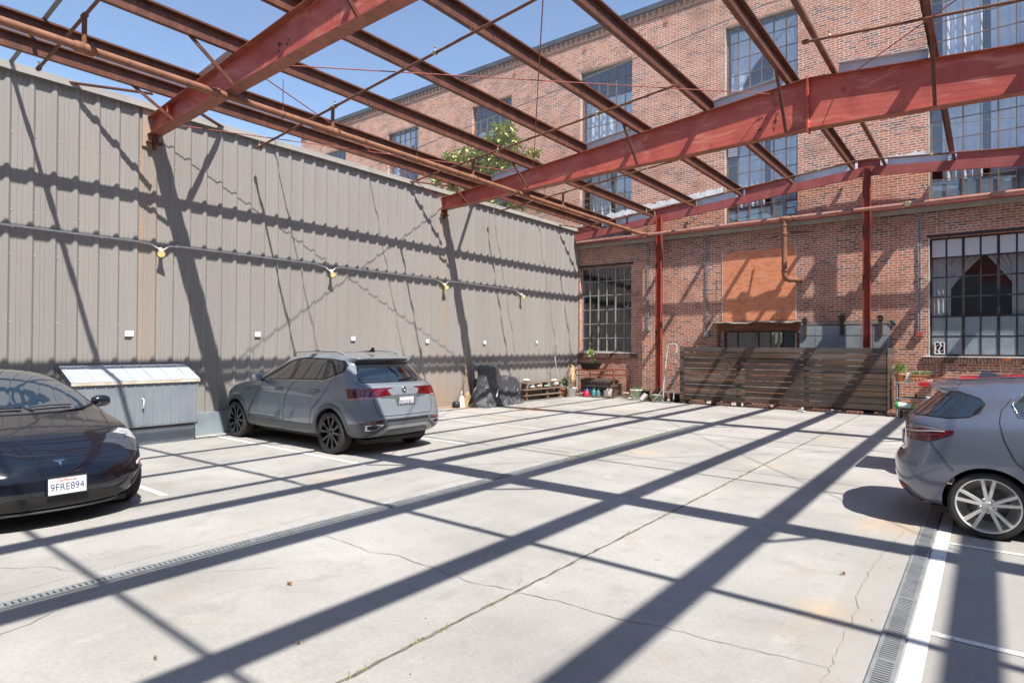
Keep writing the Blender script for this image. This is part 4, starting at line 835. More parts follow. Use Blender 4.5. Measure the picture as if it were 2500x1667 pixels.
# covered motorcycle: draped cloth
M_tarp = mat("dark_grey_tarp", (.062, .067, .078), .30, 0, .6)
v_ = coords(M_tarp); bump(M_tarp, mth(M_tarp, 'ADD', noise(M_tarp, v_, 7, 6, .6, 1.2), mth(M_tarp, 'MULTIPLY', noise(M_tarp, v_, 26, 4), .25)), .05, 1)
def moto():
    T = empty("covered_motorcycle", (-10.85, 13.2, 0), 0, "motorcycle under a creased dark grey tarpaulin parked against the metal wall", "motorcycle")
    # (y, top z, half width top, half width bottom, x centre)
    st = [(11.86, .10, .02, .05, -10.72), (11.98, .22, .07, .26, -10.74), (12.18, .50, .12, .34, -10.78), (12.36, .92, .18, .40, -10.82), (12.48, 1.12, .22, .40, -10.84), (12.62, 1.15, .30, .38, -10.85), (12.80, 1.10, .30, .38, -10.86), (12.98, .98, .26, .38, -10.87), (13.14, .86, .20, .38, -10.88), (13.26, .70, .15, .36, -10.88), (13.40, .74, .15, .34, -10.89), (13.62, .80, .16, .34, -10.90), (13.86, .79, .15, .33, -10.90), (14.08, .74, .14, .30, -10.90), (14.26, .62, .12, .26, -10.90), (14.38, .42, .08, .18, -10.90), (14.44, .12, .03, .06, -10.90)]
    st = [(12.22 + (s_[0] - 11.86) * .86, *s_[1:]) for s_ in st]
    rnd = random.Random(3); NY, NT = 150, 72; vs = []
    def itp(t):
        f_ = t * (len(st) - 1); i = min(int(f_), len(st) - 2); k = f_ - i; k = k * k * (3 - 2 * k); return [a + (b - a) * k for a, b in zip(st[i], st[i + 1])]
    for i in range(NY + 1):
        y, zt, wt, wb, xc = itp(i / NY)
        for j in range(NT + 1):
            u = j / NT * 2 - 1; s_ = abs(u); sg = 1 if u > 0 else -1
            if s_ < .3: px_ = wt * (s_ / .3) ** .8; pz = zt - .06 * zt * (s_ / .3) ** 2.2
            else: k = (s_ - .3) / .7; px_ = wt + (wb - wt) * k ** 1.3; pz = zt * .94 * (1 - k)
            fold = max(0, s_ - .28) / .72
            ph = 5.2 * y + .8 * math.sin(y * 3.1) + 1.5 * sg; f_ = math.sin(ph * 2.3 + fold * 1.6 * math.sin(y * 2)) * .5 + math.sin(ph * 5.3 - fold * 3) * .35 + math.sin(ph * 10.7 + fold * 7) * .18
            px_ += .055 * fold ** .8 * f_ - .05 * math.sin(math.pi * fold) * (1 if y < 13.25 else .8)
            # crossing diagonal creases
            px_ += .020 * math.sin((y * 1.5 + pz * 4.0) * 5.5) * fold * (1 - fold * .4) + .014 * math.sin((y * 3 - pz * 5) * 6.2) * fold
            vs.append((xc + sg * px_, y + .025 * math.sin(pz * 13 + sg) * fold + .02 * math.sin(pz * 9 + y * 14), max(.006, pz + .02 * math.sin(y * 17) * (1 - fold) * min(1, zt))))
    w_ = NT + 1; mb = MB(); mb.add(vs, [(i * w_ + j, i * w_ + j + 1, (i + 1) * w_ + j + 1, (i + 1) * w_ + j) for i in range(NY) for j in range(NT)], True); mb.build("tarpaulin", M_tarp, T, fix=False)
    q = MB(); q.add([(-10.34, 12.66, .30), (-10.34, 12.70, .29), (-10.40, 12.86, .48), (-10.40, 12.82, .49)], [(0, 1, 2, 3)]); q.build("reflective_strip", mat("pale_green_strip", (.55, .70, .60), .5), T, fix=False)
    m2 = MB()
    for yy in (12.62, 13.98):
        m2.lathe([(.17, -.05), (.26, -.045), (.29, -.02), (.29, .02), (.26, .045), (.17, .05)], (-10.9, yy, .295), 24, 'X')
    m2.build("tyre", M_bk, T)
moto()

# low shelf with odds and ends
SHF = empty("low_shelf", (-11.05, 16.0, 0), 0, "low three board wooden shelf against the metal wall right of the covered motorcycle", "shelf")
M_plank = mottled("weathered_plank", (.15, .10, .075), (.24, .17, .12), 5, .8, stretch=(1, .15, 1))
for z in (.13, .31, .52): MB().box(-11.20, -10.95, 14.75, 16.82, z, z + .035).build("board", M_plank, SHF)
for y in (14.9, 16.0, 16.72): MB().box(-11.19, -10.97, y, y + .05, 0, .128).build("support", M_plank, SHF)
for y in (14.9, 16.0, 16.72):
    MB().box(-11.19, -10.99, y, y + .05, .166, .309).build("support", M_plank, SHF); MB().box(-11.19, -10.99, y, y + .05, .346, .519).build("support", M_plank, SHF)
for i, (y, z, s, c_, nm, lb) in enumerate(((15.25, .345, (.09, .12, .06), (.7, .7, .68), "folded_rag", "white folded rag on the middle board of the low shelf, left end"), (15.62, .345, (.10, .16, .07), (.62, .50, .42), "cloth_bundle", "pinkish white cloth bundle in the middle of the low shelf"), (16.05, .345, (.1, .18, .05), (.35, .45, .32), "glove_pair", "greenish gloves lying on the middle board of the low shelf"), (16.52, .345, (.12, .17, .12), (.68, .68, .64), "plastic_bag", "white plastic bag at the right end of the low shelf"), (15.0, .555, (.09, .14, .05), (.66, .62, .55), "folded_rag", "pale rag on the top board of the low shelf"))):
    mb = MB(); rnd = random.Random(i); bm = bmesh.new(); bmesh.ops.create_icosphere(bm, subdivisions=3, radius=1)
    for v in bm.verts:
        k = 1 + .18 * math.sin(v.co.x * 5 + i) * math.cos(v.co.y * 6 + i) + .08 * math.sin(v.co.z * 11); v.co = Vector((v.co.x * s[0] * k, v.co.y * s[1] * k, max(-.9, v.co.z) * s[2] * k))
    bm.verts.index_update(); zm = min(v.co.z for v in bm.verts)
    mb.add([(-11.06 + v.co.x * .9, y + v.co.y, z + v.co.z - zm + .003) for v in bm.verts], [[v.index for v in f.verts] for f in bm.faces], True); bm.free()
    thing1(nm, mb, mottled("bundle_%d" % i, c_, tuple(x * .7 for x in c_), 12, .8), lb, "cloth" if "bag" not in nm else "bag", (-11.06, y, z))
mb = MB(); rnd = random.Random(2); mb.tube([(-11.02, 16.75, .56), (-11.06, 16.6, 1.0), (-11.1, 16.62, 1.35), (-11.18, 16.85, 1.9)], [.014, .012, .010, .005], 6); mb.tube([(-11.06, 16.6, 1.0), (-11.02, 16.45, 1.3), (-11.05, 16.4, 1.5)], [.008, .006, .004], 5)
thing1("bare_stick", mb, mottled("bleached_stick", (.50, .47, .42), (.38, .33, .28), 9, .8), "bleached bare stick leaning on the metal wall above the low shelf", "stick", (-11.02, 16.75, 0))

# pots
def pot(name, x, y, r0, r1, h, m_, label, plant=None, rim=True, cat="pot", seg=22):
    t = empty(name, (x, y, 0), 0, label, cat)
    pr = [(0, .002), (r0, .002), (r1 - .004, h * .86), (r1 + (.012 if rim else 0), h * .86), (r1 + (.014 if rim else .004), h), (r1 - .012, h), (r1 - .02, h * .8), (0, h * .8)]
    mb = MB(); mb.lathe(pr, (x, y, 0), seg); mb.build("pot_body", m_, t)
    mb = MB(); mb.lathe([(r1 - .021, h * .81), (0, h * .83)], (x, y, 0), 14); mb.build("soil", mat("soil", (.06, .04, .03), .95), t, fix=False)
    return t
M_terra = mottled("terracotta", (.47, .20, .105), (.40, .16, .085), 6, .8, extra=((.6, .45, .36), 8, .62, .75)); M_whpot = mottled("white_plastic_pot", (.72, .72, .70), (.62, .61, .59), 4, .45)
def foliage(parent, c, rad, n, lsz, mats_, seed, up=.6, name="leaves", flat=1.0, origin_z=None):
    rnd = random.Random(seed); mb = MB()
    for _ in range(n):
        v = Vector((rnd.gauss(0, 1), rnd.gauss(0, 1), rnd.gauss(0, 1))).normalized() * rnd.uniform(.3, 1); q = Vector(c) + Vector((v.x * rad, v.y * rad, v.z * rad * flat)); d = (v + Vector((0, 0, up))).normalized(); l = lsz * rnd.uniform(.6, 1.3)
        sd = d.cross(Vector((rnd.uniform(-1, 1), rnd.uniform(-1, 1), .4))).normalized() * l * .24; mb.cur = rnd.randrange(len(mats_)); mb.add([q, q + d * l * .5 + sd, q + d * l, q + d * l * .5 - sd], [(0, 1, 2, 3)])
    return mb.build(name, mats_, parent, fix=False)
LG = [mottled("fresh_green", (.13, .24, .06), (.22, .34, .10), 20, .5), mottled("mid_green", (.07, .14, .04), (.10, .2, .06), 20, .5)]; LY = [mottled("pale_yellow_green", (.30, .38, .12), (.22, .3, .08), 20, .5), LG[0]]
DRY = [mottled("dead_leaf_tan", (.50, .33, .17), (.38, .23, .12), 15, .7), mottled("dead_leaf_pale", (.58, .44, .27), (.46, .32, .18), 15, .7)]
p = pot("terracotta_pot", -11.05, 17.05, .10, .13, .27, M_terra, "tall tan clay pot with a leafy green plant just behind the white pot")
mb = MB(); mb.tube([(-11.05, 17.05, .22), (-11.06, 17.04, .40), (-11.04, 17.06, .58)], [.010, .008, .004], 6); mb.build("stem", LG[1], p); foliage(p, (-11.05, 17.05, .42), .15, 90, .11, LG, 3, .5, flat=1.3)
p = pot("white_pot", -10.72, 17.02, .11, .155, .32, M_whpot, "tall white pot with a drooping dead tan plant in the far corner")
mb = MB(); mb.tube([(-10.72, 17.02, .26), (-10.74, 17.04, .60), (-10.76, 17.06, .96)], [.014, .012, .008], 6); mb.build("stem", DRY[0], p)
mb = MB(); rnd = random.Random(8)
for k in range(46):
    a = rnd.uniform(0, 6.28); z0 = rnd.uniform(.78, 1.02); r = rnd.uniform(.06, .20); l = rnd.uniform(.28, .62); c0 = Vector((-10.75, 17.05, z0)); d = Vector((math.cos(a), math.sin(a), 0)); sd = Vector((-d.y, d.x, 0)) * rnd.uniform(.014, .030)
    p0, p1, p2, p3 = c0, c0 + d * r * .6 + Vector((0, 0, .03)), c0 + d * r + Vector((0, 0, -l * .4)), c0 + d * r * .9 + Vector((0, 0, -l)); mb.cur = k % 2
    mb.add([p0, p1 + sd, p1 - sd, p2 + sd * 1.2, p2 - sd * 1.2, p3], [(0, 1, 2), (1, 3, 4, 2), (3, 5, 4)])
mb.build("dead_leaves", DRY, p, fix=False)
pot("clay_pot", -10.55, 17.35, .05, .065, .13, mottled("dusty_clay", (.45, .36, .3), (.36, .26, .2), 9, .8), "small dusty clay pot between the white pot and the watering cans")
# watering cans / jugs
def can(x, y, r, h, col, label, cat="watering can", loop=True):
    t = empty("watering_can", (x, y, 0), 0, label, cat); m_ = mottled("plastic", col, tuple(c * .8 for c in col), 8, .4)
    mb = MB(); mb.lathe([(0, .002), (r, .002), (r * 1.03, h * .2), (r, h * .6), (r * .72, h * .74), (r * .4, h * .80), (r * .4, h * .86), (0, h * .86)], (x, y, 0), 18); mb.build("can_body", m_, t)
    mb = MB(); mb.tube([(x + r * .6 * math.cos(a), y, h * .72 + h * .28 * math.sin(a)) for a in [math.pi * i / 10 for i in range(11)]], .011, 8); mb.build("handle", m_, t)
    mb = MB(); mb.tube([(x - r * .7, y - .01, h * .25), (x - r * 1.25, y - .02, h * .6), (x - r * 1.5, y - .03, h * .85)], [.018, .014, .012], 8); mb.build("spout", m_, t)
can(-10.48, 17.60, .062, .29, (.04, .16, .42), "blue plastic watering can at the left behind the red one"); can(-10.36, 17.35, .093, .24, (.55, .02, .07), "squat red plastic watering can between the blue and teal ones")
can(-10.13, 17.42, .072, .30, (.05, .24, .25), "teal watering can beside the red one"); can(-9.98, 17.46, .068, .295, (.10, .30, .30), "teal watering can with a streaked label, rightmost of the row")
# rusty table frame
M_rusty = mottled("rusty_angle_iron", (.24, .085, .055), (.17, .06, .04), 8, .7)
TB = empty("rusty_table", (-9.9, 17.9, 0), 0, "rusty angle iron table frame under the left ground floor window", "table")
tx0, tx1, ty0, ty1 = -10.80, -9.34, 17.32, 18.30
for x, y in ((tx0 + .02, ty0 + .02), (tx1 - .02, ty0 + .02), (tx0 + .02, ty1 - .02), (tx1 - .02, ty1 - .02)): MB().box(x - .02, x + .02, y - .02, y + .02, 0, .86).build("leg", M_rusty, TB)
mb = MB(); mb.box(tx0, tx1, ty0, ty0 + .04, .861, .90); mb.box(tx0, tx1, ty1 - .04, ty1, .861, .90); mb.box(tx0, tx0 + .04, ty0 + .041, ty1 - .041, .861, .90); mb.box(tx1 - .04, tx1, ty0 + .041, ty1 - .041, .861, .90)
for k in range(5): mb.box(tx0 + .041, tx1 - .041, ty0 + .12 + k * .17, ty0 + .16 + k * .17, .865, .893)
mb.build("table_top_frame", M_rusty, TB); mb = MB(); mb.box(tx0 + .041, tx1 - .041, ty0 + .005, ty0 + .035, .69, .72); mb.box(tx0 + .041, tx1 - .041, ty1 - .035, ty1 - .005, .69, .72); mb.box(tx1 - .035, tx1 - .005, ty0 + .041, ty1 - .041, .69, .72); mb.build("rail", M_rusty, TB)
mb = MB(); mb.box(tx0 + .041, tx1 - .041, ty0 + .005, ty0 + .035, .03, .06); mb.build("foot_rail", M_plank, TB)
# planter on it
PL = empty("planter_box", (-10.42, 17.62, .90), 0, "black rectangular planter with a small green sapling on the rusty table", "planter")
mb = MB(); a = [(-10.62, 17.50), (-10.10, 17.50), (-10.10, 17.70), (-10.62, 17.70)]; b = [(-10.70, 17.46), (-10.02, 17.46), (-10.02, 17.74), (-10.70, 17.74)]
mb.add([(x, y, .903) for x, y in a] + [(x, y, 1.09) for x, y in b], [(3, 2, 1, 0), (4, 5, 6, 7)] + [(i, (i + 1) % 4, 4 + (i + 1) % 4, 4 + i) for i in range(4)]); mb.box(-10.72, -10.00, 17.44, 17.76, 1.091, 1.115); mb.build("planter_body", M_bk, PL, bevel=.006)
mb = MB(); mb.tube([(-10.30, 17.6, 1.10), (-10.31, 17.6, 1.30), (-10.33, 17.6, 1.46)], [.009, .007, .004], 6); mb.build("stem", LG[1], PL); foliage(PL, (-10.33, 17.6, 1.42), .09, 60, .10, LY, 5, .6); foliage(PL, (-10.2, 17.6, 1.14), .06, 30, .06, LG, 6, 1)
# storage box
SB = empty("storage_box", (-10.1, 17.9, 0), 0, "dark brown plastic deck box standing under the rusty table", "box"); M_deck = mottled("brown_deck_plastic", (.075, .06, .052), (.10, .08, .07), 5, .55)
mb = MB(); x = -10.74
while x < -9.62: mb.box(x, min(x + .085, -9.62), 17.62, 18.10, .002, .47); x += .09
mb.build("box_body", M_deck, SB); mb = MB(); mb.prism([(17.60, .471), (18.12, .471), (18.12, .56), (17.86, .60), (17.60, .53)], -10.76, -9.60, 'X'); mb.build("box_lid", M_deck, SB)
mb = MB(); mb.add([(-9.78, 17.42, .01), (-9.56, 17.46, .01), (-9.54, 17.56, .30), (-9.70, 17.54, .30), (-9.78, 17.5, .01), (-9.56, 17.53, .01), (-9.54, 17.59, .30), (-9.70, 17.58, .30)], [(0, 1, 2, 3), (4, 7, 6, 5), (0, 3, 7, 4), (1, 5, 6, 2), (3, 2, 6, 7), (0, 4, 5, 1)])
for k in range(5): mb.box(-9.74 + k * .03, -9.73 + k * .03, 17.405, 17.42, .02, .25)
thing1("vent_panel", mb, mottled("pale_slatted", (.5, .48, .46), (.4, .38, .36), 9, .7), "pale slatted vent panel leaning at the right end of the brown deck box", "panel", (-9.66, 17.5, 0))
# pots at the foot of the wall
pot("clay_pot", -9.12, 17.70, .075, .10, .19, mottled("chalky_clay", (.52, .42, .35), (.42, .32, .25), 9, .8), "chalky pinkish clay pot right of the rusty table")
p = pot("white_pot", -8.62, 17.42, .13, .18, .33, M_whpot, "wide white pot spilling small green leaves left of the left red post"); foliage(p, (-8.62, 17.42, .33), .17, 120, .07, LG, 9, .3, flat=.4); foliage(p, (-8.58, 17.22, .14), .09, 50, .06, LG, 10, .5)
pot("black_pot", -8.36, 17.55, .10, .13, .31, M_bk, "black plastic nursery pot behind the wide white pot")
mb = MB(); mb.obox((-8.12, 17.35, .02), (-7.98, 17.6, .42), .05, .12, (1, 0, .3)); thing1("timber_offcut", mb, M_rusty, "reddish timber offcut leaning at the foot of the left red post", "timber", (-8.12, 17.35, 0))
mb = MB(); mb.obox((-8.32, 17.18, .01), (-8.22, 17.3, .20), .09, .15, (1, 0, .3)); thing1("cinder_block", mb, M_patch, "small grey block tipped up beside the black nursery pot", "block", (-8.3, 17.2, 0))
pot("green_pot", -7.86, 17.20, .14, .17, .22, mottled("sage_green_glaze", (.17, .24, .14), (.24, .31, .2), 6, .6), "squat sage green pot at the foot of the left red post")
mb = MB(); rnd = random.Random(4)
for _ in range(26):
    x, y = rnd.uniform(-9.3, -7.4), rnd.uniform(17.0, 18.3); s = rnd.uniform(.02, .05); mb.add([(x + s * math.cos(k) * rnd.uniform(.6, 1), y + s * math.sin(k), rnd.uniform(.004, .03)) for k in (0, 1.3, 2.6, 3.9, 5.1)], [(0, 1, 2, 3, 4)])
tag(mb.build("litter", mottled("dry_litter", (.28, .2, .13), (.4, .34, .27), 12, .9), fix=False), "scattered dry leaves and grit along the foot of the bricks", "litter", kind="stuff")
mb = MB(); mb.box(-11.05, -10.5, 16.2, 16.5, .004, .012); thing1("floor_grate", mb, M_joint, "rectangular floor grate in the concrete in front of the white pot", "grate", (-10.8, 16.35, 0)) if False else None
# hand truck
HT = empty("hand_truck", (-7.55, 17.45, 0), 0, "white tubular hand truck leaning on the bricks left of the wooden fence", "hand truck"); M_wt = mottled("white_tube", (.50, .50, .52), (.40, .41, .44), 8, .4)
hx0, hx1 = -7.66, -7.33
for x, s in ((hx0, 1), (hx1, -1)): pass
mb = MB(); mb.tube([(hx0, 17.25, .10), (hx0, 17.35, .7), (hx0 + .02, 17.55, 1.66), (hx0 + .07, 17.57, 1.74), (hx1 - .07, 17.57, 1.74), (hx1 - .02, 17.55, 1.66), (hx1, 17.35, .7), (hx1, 17.25, .10)], .014, 10); mb.build("frame", M_wt, HT)
mb = MB(); mb.tube([(hx0, 17.33, .55), (hx1, 17.33, .60)], .015, 8); mb.tube([(hx0, 17.29, .3), (hx1, 17.29, .33)], .015, 8); mb.tube([(hx0, 17.33, .55), ((hx0 + hx1) / 2, 17.32, .68), (hx1, 17.33, .74)], .014, 8); mb.build("crossbar", M_emt, HT)
for x in (hx0 + .03, hx1 - .03): MB().lathe([(.05, -.02), (.10, -.025), (.115, 0), (.10, .025), (.05, .02), (0, .01)], (x, 17.35, .115), 18, 'X').build("wheel", M_bk, HT)
MB().box(hx0, hx1, 17.02, 17.24, .01, .022).build("toe_plate", M_emt, HT)
mb = MB(); mb.tube([(-7.7, 17.0, .02), (-7.85, 16.92, .04), (-7.72, 17.0, .18), (-7.62, 17.15, .42), (-7.64, 17.22, .62)], .014, 6); thing1("garden_hose", mb, M_emt, "grey hose curling down beside the white hand truck", "hose", (-7.7, 17, 0))
p = MB(); p.lathe([(0, .002), (.16, .002), (.19, .24), (.18, .25), (0, .22)], (-7.42, 17.62, 0), 18); thing1("black_tub", p, M_bk, "black tub on the ground behind the white hand truck", "tub", (-7.42, 17.62, 0))

# ================================================================== WOODEN FENCE
FN = empty("wooden_fence", (-4.5, 17.2, 0), 0, "weathered dark horizontal plank screen fence boxing in a patio against the bricks", "fence")
def plank_mat():
    m = mat("weathered_grey_brown_planks", (.1, .07, .05), .82); v = coords(m, (.35, 1, 5)); s = N(m, "ShaderNodeSeparateXYZ"); L(m, coords(m), s.inputs[0])
    row = mth(m, 'FLOOR', mth(m, 'DIVIDE', s.outputs[2], .1655)); colx = mth(m, 'FLOOR', mth(m, 'DIVIDE', s.outputs[0], 1.75))
    wn = N(m, "ShaderNodeTexWhiteNoise", noise_dimensions='2D'); cx = N(m, "ShaderNodeCombineXYZ"); L(m, row, cx.inputs[0]); L(m, colx, cx.inputs[1]); L(m, cx.outputs[0], wn.inputs["Vector"])
    f = mth(m, 'ADD', mth(m, 'MULTIPLY', noise(m, v, 3, 7, .65, .8), .75), mth(m, 'MULTIPLY', wn.outputs["Value"], .35))
    c = ramp(m, f, [(.32, (.030, .024, .022)), (.48, (.062, .045, .037)), (.60, (.105, .058, .035)), (.78, (.145, .12, .108))])
    grain = noise(m, coords(m, (1.5, 1.5, 60)), 2.5, 5, .6, .3); c = mix(m, .35, c, ramp(m, grain, [(.3, (.25, .25, .25)), (.7, (.8, .8, .8))]), 'OVERLAY')
    hi = mth(m, 'MULTIPLY', smooth(m, s.outputs[2], 1.40, 1.62), .35); c = mix(m, hi, c, (.15, .135, .13)); base(m, c); bump(m, grain, .006); return m
M_pl = plank_mat()
fx0, fx1, fy = -7.12, -1.93, 17.20
rnd = random.Random(12)
cuts = [fx0, -5.45, -3.72, fx1]
for r_ in range(10):
    z = .135 + r_ * .1525
    cs = cuts if r_ % 3 else [fx0, -3.60 if r_ == 0 else -4.6, fx1]
    for a, b in zip(cs, cs[1:]):
        o_ = rnd.uniform(-.006, .006); sag = rnd.uniform(-.004, .004); mb = MB(); x = a + .003; n_ = 8; vs = []
        h = .1375 + rnd.uniform(-.007, .002)
        for i in range(n_ + 1):
            xx = a + .003 + (b - a - .006) * i / n_; dz = sag * math.sin(i / n_ * 3.14) + rnd.uniform(-.0015, .0015); dy = o_ + rnd.uniform(-.002, .002)
            vs += [(xx, fy + dy, z + dz), (xx, fy + dy + .022, z + dz), (xx, fy + dy + .022, z + h + dz), (xx, fy + dy, z + h + dz)]
        fs = [(0, 1, 2, 3), (4 * n_ + 3, 4 * n_ + 2, 4 * n_ + 1, 4 * n_)]
        for i in range(n_):
            for k in range(4): fs.append((4 * i + k, 4 * i + 4 + k, 4 * i + 4 + (k + 1) % 4, 4 * i + (k + 1) % 4))
        mb.add(vs, fs); mb.build("plank", M_pl, FN)
    o_ = rnd.uniform(-.004, .004); MB().box(fx1 + .012 + o_, fx1 + .034 + o_, fy + .003, 18.36, z, z + .1415).build("side_plank", M_pl, FN)
MB().box(fx1 - .10, fx1 + .010, fy + .03, fy + .14, .02, 1.62).build("fence_post", M_pl, FN); MB().box(fx0 + .0, fx0 + .10, fy + .03, fy + .14, .02, 1.60).build("fence_post", M_pl, FN); MB().box(-5.50, -5.40, fy + .03, fy + .14, .02, 1.60).build("fence_post", M_pl, FN); MB().box(-3.77, -3.67, fy + .03, fy + .14, .02, 1.60).build("fence_post", M_pl, FN)
for x in (-7.05, -6.2, -5.3, -4.5, -3.7, -2.9, -2.1): MB().box(x, x + .09, fy + .02, fy + .5, .0, .118).build("bearer", M_pl, FN)
x = fx0 + .25
while x < fx1 - .1:
    MB().box(x, x + rnd.uniform(.4, .7), fy + .06, fy + .15, .002, .095).build("brick_base", M_brick, FN); x += .78
for x, lb in ((-3.86, "crumpled pale scrap on the concrete in front of the fence, left one"), (-3.2, "crumpled pale scrap on the concrete in front of the fence, right one")):
    mb = MB(); mb.tube([(x, 16.9, .02), (x + .07, 16.93, .05), (x + .14, 16.9, .02), (x + .2, 16.95, .03)], [.02, .03, .025, .01], 6); thing1("paper_scrap", mb, M_emt, lb, "litter", (x, 16.9, 0))

# patio window, canopy, sliding door
PWN = empty("patio_window", (-5.23, YW, 1.25), 0, "brown framed patio window with curtains half hidden behind the wooden fence", "window")
mb = MB(); yy = YW + .06; x0, x1, z0, z1 = PW
for a in (x0 + .001, x1 - .041): mb.box(a, a + .04, yy, yy + .06, z0, z1 - .001)
mb.box(x0 + .042, x1 - .042, yy, yy + .06, z1 - .041, z1 - .001); mb.box(x0 + .042, x1 - .042, yy, yy + .06, z0 + .001, z0 + .04)
for a in (-5.87, -5.28, -4.95, -4.62): mb.box(a, a + .035, yy + .005, yy + .05, z0 + .041, z1 - .042)
mb.build("window_frame", mottled("dark_brown_frame", (.06, .035, .025), (.10, .06, .04), 8, .5), PWN); MB().add([(x0 + .04, yy + .03, z0 + .03), (x1 - .04, yy + .03, z0 + .03), (x1 - .04, yy + .03, z1 - .03), (x0 + .04, yy + .03, z1 - .03)], [(0, 1, 2, 3)]).build("glass_pane", M_glassdk, PWN, fix=False)
mb = MB(); curtain(mb, -6.2, -5.75, z0, z1 - .03, YW + .25, 0, .02, 24); curtain(mb, -5.72, -5.32, z0, z1 - .03, YW + .26, 0, .02, 22); curtain(mb, -4.62, -4.28, z0, z1 - .03, YW + .25, 0, .02, 20); mb.build("curtain", M_curt, PWN, fix=False)
mb = MB(); mb.box(x0 - .1, x1 + .1, YW + .9, YW + .92, z0 - .1, z1 + .1); mb.box(x0 - .1, x1 + .1, YW + .301, YW + .899, z0 - .1, z0 - .08); mb.build("room_lining", M_room, PWN)
CN = empty("window_canopy", (-5.3, YW, 2.25), 0, "shallow worn plywood canopy over the patio window", "canopy")
mb = MB(); vs = []; n_ = 24
for i in range(n_ + 1):
    x = -6.56 + 2.5 * i / n_; s_ = .012 * math.sin(i * .55) + .006 * math.sin(i * 1.7); vs += [(x, YW - .003, 2.40 + s_), (x, YW - .26, 2.365 + s_ * 1.6)]
    
mb.add(vs + [(a, b, c - .022) for a, b, c in vs], [(2 * i, 2 * i + 1, 2 * i + 3, 2 * i + 2) for i in range(n_)] + [(2 * (n_ + 1) + 2 * i, 2 * (n_ + 1) + 2 * i + 2, 2 * (n_ + 1) + 2 * i + 3, 2 * (n_ + 1) + 2 * i + 1) for i in range(n_)] + [(2 * i + 1, 2 * (n_ + 1) + 2 * i + 1, 2 * (n_ + 1) + 2 * i + 3, 2 * i + 3) for i in range(n_)] + [(0, 1, 2 * n_ + 3, 2 * n_ + 2), (2 * n_, 2 * n_ + 1, 4 * n_ + 3, 4 * n_ + 2)])
mb.build("canopy_sheet", mottled("pale_warped_ply", (.30, .27, .23), (.22, .18, .14), 5, .8), CN); MB().box(-6.42, -4.18, YW - .06, YW - .015, 2.14, 2.36).build("timber_head", mottled("orange_brown_timber", (.30, .14, .075), (.2, .09, .05), 6, .8, stretch=(.2, 1, 2)), CN)
for x in (-6.42, -4.24): MB().box(x, x + .06, YW - .06, YW - .015, 1.2, 2.139).build("side_jamb", mottled("jamb_timber", (.22, .11, .06), (.14, .07, .045), 6, .8), CN)
SD = empty("sliding_fire_door", (-3.0, YW, 0), 0, "grey sheet metal sliding door on iron hangers right of the patio window", "door"); M_door = mottled("blue_grey_sheet_metal", (.23, .26, .285), (.29, .32, .34), 3, .55)
mb = MB(); mb.box(-4.12, -1.98, YW - .09, YW - .04, .05, 2.24); mb.build("door_leaf", M_door, SD); mb = MB()
for x in (-3.72, -3.15, -2.62, -2.35): mb.box(x, x + .012, YW - .096, YW - .091, .1, 2.2)
for z in (1.98,): mb.box(-4.1, -2.0, YW - .096, YW - .091, z, z + .012)
mb.build("sheet_seam", mottled("seam_grey", (.18, .2, .22), (.3, .32, .33), 9, .5), SD); MB().box(-4.3, -1.85, YW - .035, YW - .005, 2.27, 2.36).build("door_track", mottled("grey_brown_track", (.2, .17, .14), (.28, .24, .2), 5, .8), SD)
for x, top in ((-3.98, 2.43), (-3.07, 2.48), (-2.18, 2.46)):
    m_ = MB(); m_.box(x - .045, x + .045, YW - .13, YW - .10, top - .50, top); m_.lathe([(.05, -.02), (.075, -.02), (.075, .02), (.05, .02), (0, .02)], (x, YW - .12, top - .03), 16, 'Y'); m_.build("door_hanger", M_dksash if False else mottled("dark_iron", (.05, .035, .03), (.09, .05, .04), 9, .7), SD)
MB().obox((-1.97, YW - .1, 2.34), (-1.85, YW - .1, 2.22), .03, .05).build("track_stop", M_bk, SD)

# ================================================================== RIGHT CORNER: metal rack with pots
RK = empty("metal_rack", (-1.4, 17.7, 0), 0, "galvanised wire rack with potted plants beside the fence end", "rack"); M_zn = mottled("zinc_tube", (.42, .44, .46), (.34, .36, .38), 9, .35, .5)
for x in (-1.74, -1.04):
    for y in (17.50, 17.85): MB().tube([(x, y, 0), (x, y, .80)], .016, 8).build("leg", M_zn, RK)
for z in (.42, .80): MB().box(-1.78, -1.00, 17.47, 17.88, z, z + .025).build("rack_shelf", M_zn, RK)
def rpot(name, x, y, z, r0, r1, h, label):
    t = empty(name, (x, y, z), 0, label, "pot"); mb = MB(); mb.lathe([(0, 0), (r0, 0), (r1 - .01, h * .74), (r1 + .01, h * .74), (r1 + .012, h), (r1 - .01, h), (r1 - .02, h * .85), (0, h * .85)], (x, y, z + .001), 22); mb.build("pot_body", M_terra, t)
    return t
t = rpot("terracotta_pot", -1.69, 17.65, .828, .075, .115, .20, "round terracotta pot with a fine yellow green shrub on the rack's top left"); MB().lathe([(0, .0), (.10, .0), (.105, .012), (0, .012)], (-1.69, 17.65, .826), 20).build("saucer", M_terra, t)
foliage(t, (-1.69, 17.65, 1.14), .145, 520, .045, LY, 21, .6, flat=.85)
t = empty("terracotta_trough", (-1.27, 17.62, .83), 0, "rectangular relief terracotta trough of low green leaves on the rack's top right", "pot")
mb = MB(); mb.prism([(-1.455, .84), (-1.085, .84), (-1.065, .985), (-1.475, .985)], 17.53, 17.72, 'Y'); mb.box(-1.485, -1.055, 17.52, 17.73, .986, 1.008)
for k in range(5): mb.lathe([(.022, 0), (.018, -.01), (0, -.014)], (-1.42 + k * .075, 17.529, .91), 8, 'Y')
mb.build("trough_body", M_terra, t); MB().box(-1.49, -1.06, 17.51, 17.74, .829, .839).build("saucer", M_terra, t)
